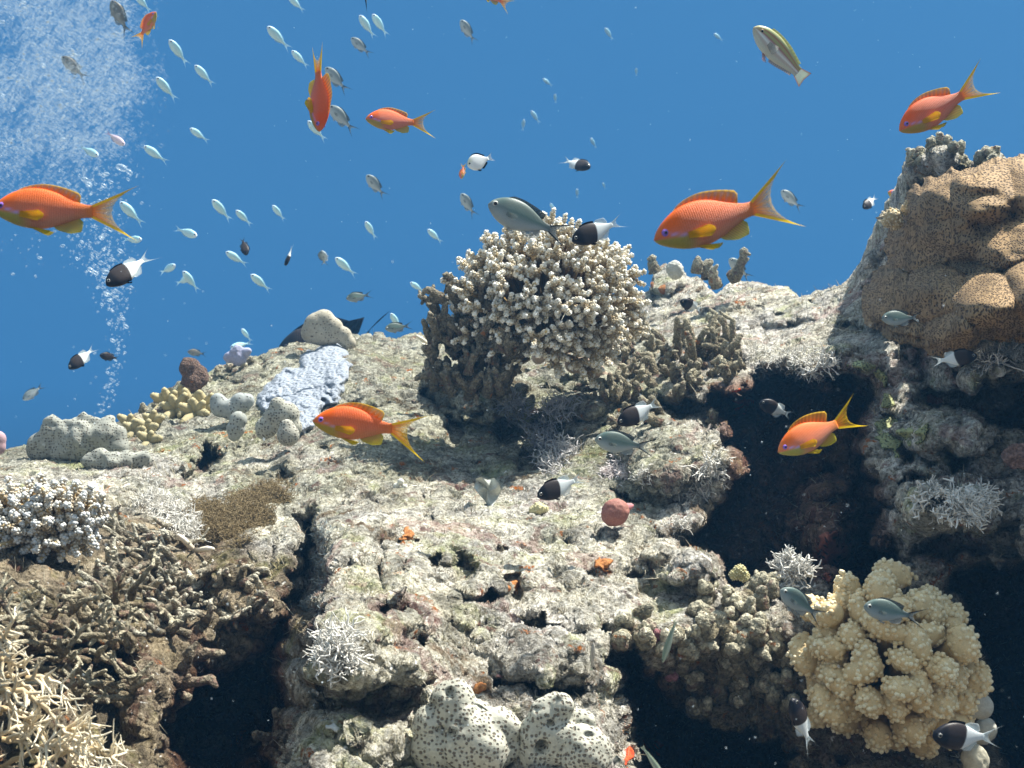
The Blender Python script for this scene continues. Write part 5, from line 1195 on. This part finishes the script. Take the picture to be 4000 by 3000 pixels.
proto('g1', name='chromis', kind='chromis', colf=col_grey, fins=fins_chromis((.04, .05, .06), (.30, .36, .38), .5), eyec=(.05, .05, .06), mat=M_SILV, detail=1, cat='grey fish', group='small grey chromis in open water')
for lab, h, t, y in (('grey chromis at the top beside the two pale fish', (1373, 152), (1452, 217), 15), ('grey chromis immediately right of the vertical anthias tail', (1273, 267), (1362, 362), 12), ('darker grey chromis right of the vertical anthias head', (1289, 416), (1391, 520), 10),
                     ('grey chromis alone under the top edge near the middle', (1800, 84), (1859, 167), 20), ('grey chromis alone in the middle of the open water', (1434, 687), (1508, 772), 20), ('grey chromis left of the large chromis above the white-tipped coral', (1802, 759), (1859, 849), 20),
                     ('grey blue chromis just above the right skyline', (2845, 1012), (2940, 1094), 15), ('pale grey chromis low at the far left above the reef', (93, 1562), (172, 1500), 10), ('faint grey fish just behind the tail of the largest anthias', (3050, 745), (3140, 822), 5),
                     ('grey sliver of a fish seen edge-on left of the pale fish', (1265, 985), (1262, 1036), 60)):
    put('g1', 'chromis', lab, h, t, real=.085, yaw=y, group=None)
proto('b1', name='chromis', kind='chromis', colf=col_brown, fins=fins_chromis((.02, .02, .02), (.12, .12, .11), .7), eyec=(.05, .05, .06), mat=M_SILV, detail=1, cat='brown fish')
put('b1', 'chromis', 'brown chromis with black tail at the top of the bubble cloud', (441, 5), (502, 140), real=.10, yaw=10)
put('b1', 'chromis', 'dim brown chromis inside the bubble cloud', (248, 225), (338, 312), real=.10, yaw=15)
put('b1', 'chromis', 'brown damselfish just above the plum knob on the left skyline', (737, 1374), (806, 1384), real=.075, yaw=25)

# black and white two-tone chromis
GB = 'half black half white damselfish'; BL = (.014, .014, .02)
proto('h1', name='two_tone_damselfish', kind='chromis', colf=col_bicolor, fins=fins_bicolor(), eyec=(.05, .05, .06), mat=M_SILV, detail=2, cat='black and white fish', group=GB)
for lab, h, t, kw in (('big half black half white fish head down under the left-edge anthias', (436, 1120), (592, 975), dict(d=1.2, yaw=28, roll=8)), ('half black half white fish low in the left open water', (281, 1442), (372, 1346), dict(d=1.8, yaw=25)),
                      ('black and white fish nose to tail with the large chromis above the white-tipped coral', (2233, 945), (2455, 850), dict(d=1.15, yaw=10)), ('black and white fish just above the green chromis on the ledge', (2410, 1655), (2598, 1560), dict(d=1.15, yaw=12)),
                      ('black and white fish over the central slope above the yellow spotted knob', (2098, 1938), (2300, 1858), dict(d=1.12, yaw=12)), ('black and white fish against the rubble behind the white-tipped coral', (2652, 1178), (2758, 1215), dict(d=1.75, yaw=30, roll=-10)),
                      ('small black and white fish left of the honeycomb coral skyline', (3364, 818), (3438, 758), dict(d=2.0, yaw=28)), ('black and white fish at the left mouth of the cave', (2962, 1570), (3112, 1632), dict(d=1.4, yaw=15)),
                      ('black and white fish facing right under the honeycomb coral', (3800, 1390), (3640, 1415), dict(d=1.0, yaw=28)), ('black and white fish in front of the ball sponges at lower right', (3628, 2862), (3935, 2892), dict(d=.80, yaw=14)),
                      ('black and white fish pointing up under the left side of the cauliflower coral', (3085, 2720), (3185, 2950), dict(d=.86, yaw=14, flip=False, roll=35)), ('black and white fish turned away in open water above the white-tipped coral', (2302, 665), (2190, 612), dict(d=1.9, yaw=38, roll=-20))):
    put('h1', 'chromis', lab, h, t, **kw)
put('h1', 'chromis', 'narrow black and white fish seen nearly from behind in left-centre water', (1118, 1040), (1142, 948), d=2.0, yaw=20, roll=60)
proto('k1', name='black_damselfish', kind='chromis', colf=col_black, fins=fins_bicolor((.10, .12, .14), body=BL), eyec=(.05, .05, .06), mat=M_SILV, detail=1, cat='black fish')
put('k1', 'chromis', 'all black oval damselfish in left-centre open water', (968, 1000), (938, 918), d=2.1, yaw=25)
put('k1', 'chromis', 'small black fish right of the lower black and white fish at left', (402, 1388), (462, 1402), d=1.9, yaw=48)
proto('d1', name='white_damselfish', kind='dascyllus', colf=col_white, fins=fins_dasc, eyec=(.05, .05, .06), mat=M_SILV, detail=1, cat='white fish')
put('d1', 'dascyllus', 'plump white damselfish with black fin edges in open water at centre', (1826, 650), (1930, 608), d=1.7, yaw=12)
proto('w1', name='striped_wrasse', kind='wrasse', colf=col_wrasse, fins=fins_wrasse, eyec=(.45, .30, .12), mat=M_SILV, detail=2, bend=-.08, cat='striped fish')
put('w1', 'wrasse', 'plump green and red striped wrasse alone at upper right', (2932, 125), (3168, 300), d=1.0, yaw=22, roll=-14)
proto('s1', name='dark_surgeonfish', kind='surgeon', colf=col_black, fins=fins_surgeon, eyec=(.05, .05, .06), mat=M_SILV, detail=1, cat='black fish', label='big black fish with pointed fins half hidden behind the left skyline sponge')
put('s1', 'surgeon', None, (1085, 1385), (1530, 1338), d=2.75, yaw=5)
proto('o1', name='slender_fish', kind='slender', colf=col_olive, fins=fins_slender, eyec=(.05, .05, .06), mat=M_SILV, detail=1, cat='olive fish')
put('o1', 'slender', 'slender olive fish hanging tail up among the knobbly dead coral', (2588, 2588), (2640, 2425), d=.92, wide=1.3)
put('o1', 'slender', 'pale slender fish entering from the bottom edge right of the sponges', (2600, 3050), (2508, 2915), d=.80)
proto('v1', name='striped_blenny', kind='slender', colf=col_striped, fins=fins_slender, eyec=(.05, .05, .06), mat=M_SILV, detail=2, bend=.25, cat='striped fish')
put('v1', 'slender', 'tiny black and cream striped blenny perched on the pale rock lip', (2318, 2510), (2312, 2625), d=.90)

# the school of pale blue-green chromis
GP = 'school of pale blue chromis'
proto('p1', name='pale_chromis', kind='pale', colf=col_pale, fins=fins_pale(), eyec=(.10, .12, .18), mat=M_SILV, detail=1, cat='pale fish', group=GP)
proto('p2', name='pale_chromis', kind='pale', colf=col_pink, fins=fins_pale((.62, .56, .74)), eyec=(.10, .12, .18), mat=M_SILV, detail=1, cat='pale fish', group=GP)
PALE = [((530, -22), (586, 45), 'pale fish cut off by the top edge above the reddish anthias'), ((669, 163), (728, 250), 'pale fish right of the bubble cloud, highest of three'), ((764, 258), (834, 333), 'pale fish right of the bubble cloud, rightmost of three'),
 ((617, 307), (686, 390), 'pale fish right of the bubble cloud, lowest of three'), ((389, 612), (301, 566), 'pale fish facing right inside the bubbles above the left-edge anthias'), ((748, 506), (812, 551), 'short pale fish alone between bubbles and vertical anthias'),
 ((565, 573), (656, 636), 'pale fish between bubble cloud and the tail of the left-edge anthias'), ((1128, -12), (1190, 45), 'pale fish cut by the top edge above the two grey ones'), ((1405, 63), (1465, 148), 'left one of two parallel pale fish at the top'),
 ((1457, 62), (1514, 138), 'right one of two parallel pale fish at the top'), ((1050, 112), (1130, 188), 'pale fish up and left of the vertical anthias tail'), ((1142, 202), (1204, 262), 'pale fish just left of the vertical anthias tail'),
 ((1206, 477), (1272, 548), 'pale fish peeking out behind the head of the vertical anthias'), ((472, 790), (560, 880), 'pale fish just behind the tail of the left-edge anthias'), ((776, 925), (674, 888), 'pale fish facing right under two others in left open water'),
 ((560, 938), (470, 933), 'pale fish facing right below the tail of the left-edge anthias'), ((836, 784), (898, 862), 'upper left pale fish of a close pair in left-centre water'), ((927, 825), (980, 880), 'lower right pale fish of a close pair in left-centre water'),
 ((886, 985), (965, 1036), 'pale fish just below the all black damselfish'), ((693, 1038), (614, 1066), 'pale fish facing right beside the big black and white fish'), ((752, 1084), (678, 1108), 'teal pale fish facing right under the grey one at left'),
 ((719, 1060), (774, 1140), 'pale fish crossing behind the teal one at left'), ((945, 1284), (982, 1336), 'pale fish just above the lavender sponge, upper one'), ((904, 1358), (984, 1336), 'teal pale fish touching the top of the lavender sponge'),
 ((985, 1074), (1055, 1138), 'pale fish alone below the narrow black and white one'), ((1067, 804), (1112, 862), 'small pale fish alone in left-centre water'), ((1429, 867), (1469, 935), 'small pale fish above the dusky chromis'), ((1671, 897), (1729, 950), 'pale fish left of the white-tipped coral top'),
 ((1312, 1008), (1392, 1078), 'brightest turquoise pale fish with a clear forked tail at left centre'), ((1603, 1104), (1662, 1142), 'pale fish left of the dead coral stubs'), ((1527, 1224), (1570, 1295), 'pale fish just behind the pointed black fin'),
 ((2149, 795), (2170, 830), 'pale fish behind the topmost spike of the white-tipped coral')]
FAINT = [((2362, 112), (2397, 156)), ((2787, 134), (2827, 158)), ((2120, 310), (2160, 336)), ((2167, 368), (2171, 404)), ((2074, 436), (2110, 482)), ((2046, 468), (2041, 512)), ((2484, 267), (2487, 298)), ((2306, 541), (2331, 580)), ((2354, 714), (2365, 738)), ((2253, 738), (2256, 776))]
FL = ['faint far pale fish near the top, right of centre', 'faint far pale fish near the top, left of the wrasse', 'faint far oval fish above the small upright ones', 'faint upright pale speck of a fish right of centre', 'faint far pale fish, brighter one of a loose pair at centre',
      'faint thin upright fish, dimmer one of the pair at centre', 'faint tiny upright fish alone below the top right of centre', 'faint far pale fish above the turned-away black and white fish', 'faintest tiny fish right of the turned-away black and white fish', 'tiny pale fish directly below the turned-away black and white fish']
put('p2', 'pale', 'pinkish white fish facing right above the left-edge anthias', (489, 568), (407, 510), real=.055, yaw=5)
for h, t, lab in PALE: put('p1', 'pale', lab, h, t, real=.062, yaw=float(np.random.default_rng(int(h[0]+3000)).uniform(8, 32)), off=.10)
for (h, t), lab in zip(FAINT, FL): put('p1', 'pale', lab, h, t, real=.15, yaw=20)

# ------------------------------------------------------------------ bubbles and drifting specks
t = NT('bubble'); fr = t.n('ShaderNodeLayerWeight'); fr.inputs[0].default_value = .35; tr = t.n('ShaderNodeBsdfTransparent'); df = t.n('ShaderNodeBsdfPrincipled'); df.inputs['Base Color'].default_value = (.75, .88, .95, 1); df.inputs['Roughness'].default_value = .15; df.inputs['Specular IOR Level'].default_value = 1.
mx = t.n('ShaderNodeMixShader'); t.set(mx.inputs[0], t.math('MULTIPLY', t.mr(fr.outputs['Facing'], 0, 1, .25, 1.), t.attr('str', 'Fac'))); t.t.links.new(tr.outputs[0], mx.inputs[1]); t.t.links.new(df.outputs[0], mx.inputs[2]); t.t.links.new(mx.outputs[0], t.out.inputs['Surface']); M_BUB = t.m
def bubbles():
    g = np.random.default_rng(90); V0, F0 = ICO[-1]; Vs, Fs, St = [], [], []; n = 0
    def one(x, y, d, r, sq=.75, st=.30):
        nonlocal n; St.append(np.full(len(V0), st)); Vs.append(V0*r*np.array([1.15, 1, sq])+np.array(P(x, y, d))); Fs.append(F0+n); n += len(V0)
    cnt = 0
    while cnt < 24000:
        x = g.uniform(-80, 660); y = g.uniform(-60, 760)
        e = 560-abs(y-260)*.12+25*math.sin(y/40)-max(0, y-420)*.35
        dens = 1/(1+math.exp((x-e+40)/38))*(1-.75*smooth01(np.array([y]), 480, 760)[0])
        dens *= .35+1.1*max(0, .5+.8*float(vnoise(np.array([[x/70+y/160, y/95, 0.]]), 5)[0]))
        dens = max(dens, .0)+.9*math.exp(-((x-330)/150)**2-((y-260)/190)**2)*(x < e)
        if g.random() > min(dens, 1): continue
        if g.random() < .86: one(x, y, g.uniform(2.6, 4.4), abs(g.normal(0, .0034))+.0016, .8, .085)
        else: one(x, y, g.uniform(2.6, 4.2), abs(g.normal(0, .0016))+.0007, .75, .34)
        cnt += 1
    for _ in range(700):
        y = 650+g.random()**1.3*560; xc = np.interp(y, [650, 800, 950, 1100, 1250], [360, 330, 370, 430, 455]); x = g.normal(xc, np.interp(y, [650, 1000, 1250], [95, 60, 22]))
        if x > 560: continue
        one(x, y, g.uniform(2.5, 3.1), abs(g.normal(0, .0024))+.001)
    for _ in range(260):
        y = g.uniform(900, 1620); xc = np.interp(y, [900, 1000, 1150, 1300, 1450, 1620], [410, 395, 420, 470, 445, 395]); x = g.normal(xc, np.interp(y, [900, 1200, 1600], [34, 26, 12])); one(x, y, g.uniform(2.5, 2.9), abs(g.normal(0, .0020))+.0008)
    for _ in range(220): one(g.uniform(0, 560), g.uniform(700, 1050), g.uniform(2.5, 3.3), abs(g.normal(0, .0016))+.0006)
    tag(make_mesh('bubble_cloud', np.concatenate(Vs), np.concatenate(Fs), M_BUB, attrs={'str': np.concatenate(St)}), 'cloud of rising pale air bubbles filling the upper left corner', 'bubbles', None, 'stuff')
    src = None; KB = 'larger single bubbles in the rising column'
    spots = [(355, 1055, 16), (372, 1065, 14), (412, 1063, 15), (408, 1085, 10), (418, 1150, 14), (428, 1172, 11), (398, 1190, 9), (455, 1160, 9), (480, 1245, 11), (492, 1275, 13), (425, 1265, 9), (440, 1330, 12), (462, 1365, 9), (440, 1215, 8), (300, 1010, 9), (245, 960, 10),
             (155, 1007, 10), (430, 895, 12), (470, 980, 13), (320, 945, 10), (395, 930, 11), (475, 655, 24), (505, 672, 16), (415, 680, 14), (330, 700, 15), (350, 720, 14), (405, 725, 14), (500, 700, 9), (245, 545, 12), (290, 215, 13), (170, 255, 12), (235, 355, 13), (92, 10, 12), (92, 32, 10), (8, 85, 12), (10, 372, 11), (52, 430, 10), (50, 1070, 8), (420, 1455, 8), (430, 1500, 7), (395, 1610, 6), (385, 1580, 6), (425, 1590, 7), (370, 1380, 7), (450, 1405, 7)]
    for x, y, r in spots:
        d = 2.45; rr = r*PX(d)*.8
        if src is None:
            mb = MB(); mb.ball((0, 0, 0), 1, (1, 1, 1), 3, (1.2, 1, .72)); src = mb.build('bubble', M_BUB); b = src; q_ = src.data.attributes.new('str', 'FLOAT', 'POINT'); q_.data.foreach_set('value', np.full(len(src.data.vertices), .45, dtype=np.float32))
            tag(b, 'single larger pale air bubble in the rising bubble column', 'bubble', KB)
        else: b = src.copy(); COL.objects.link(b)
        b.location = P(x, y, d); b.scale = (rr, rr, rr); b.rotation_euler = (0, float(g.uniform(-.2, .9)), 0)
bubbles()
def specks():
    g = np.random.default_rng(91); V0, F0 = ICO[-1]; Vs, Fs = [], []; n = 0
    for _ in range(420):
        x, y = g.uniform(0, 4000), g.uniform(0, 3000); d = g.uniform(.5, 1.6) if y < 1000 else g.uniform(.4, .8)
        r = g.uniform(.00010, .00030)*(1.5 if g.random() < .06 else 1); Vs.append(V0*r*np.array([1, 1, g.uniform(.6, 2)])+np.array(P(x, y, d))); Fs.append(F0+n); n += 6
    t = NT('speck'); t.bsdf((.7, .8, .85), .6)
    tag(make_mesh('drifting_specks', np.concatenate(Vs), np.concatenate(Fs), t.m), 'fine pale specks drifting in the water', 'particles', None, 'stuff')
specks()
# ------------------------------------------------------------------ the water between the viewer and the far fish
def haze():
    x0, x1, y0, y1, z0, z1 = -6, 6, -2.5, 7.5, -5.0, 3.2
    V = [(x, y, z) for x in (x0, x1) for y in (y0, y1) for z in (z0, z1)]
    F = [(0, 1, 3, 2), (4, 6, 7, 5), (0, 4, 5, 1), (2, 3, 7, 6), (0, 2, 6, 4), (1, 5, 7, 3)]
    m = bpy.data.materials.new('haze'); m.use_nodes = True; n = m.node_tree.nodes; n.clear()
    o = n.new('ShaderNodeOutputMaterial'); v = n.new('ShaderNodeVolumePrincipled')
    v.inputs['Color'].default_value = (.14, .42, .80, 1); v.inputs['Density'].default_value = .024; v.inputs['Anisotropy'].default_value = .2
    m.node_tree.links.new(v.outputs[0], o.inputs['Volume'])
    ob = make_mesh('haze', np.array(V, float), np.array(F), m, smooth=False); tag(ob, 'clear blue sea water softening the far fish', None, None, 'stuff')
haze()
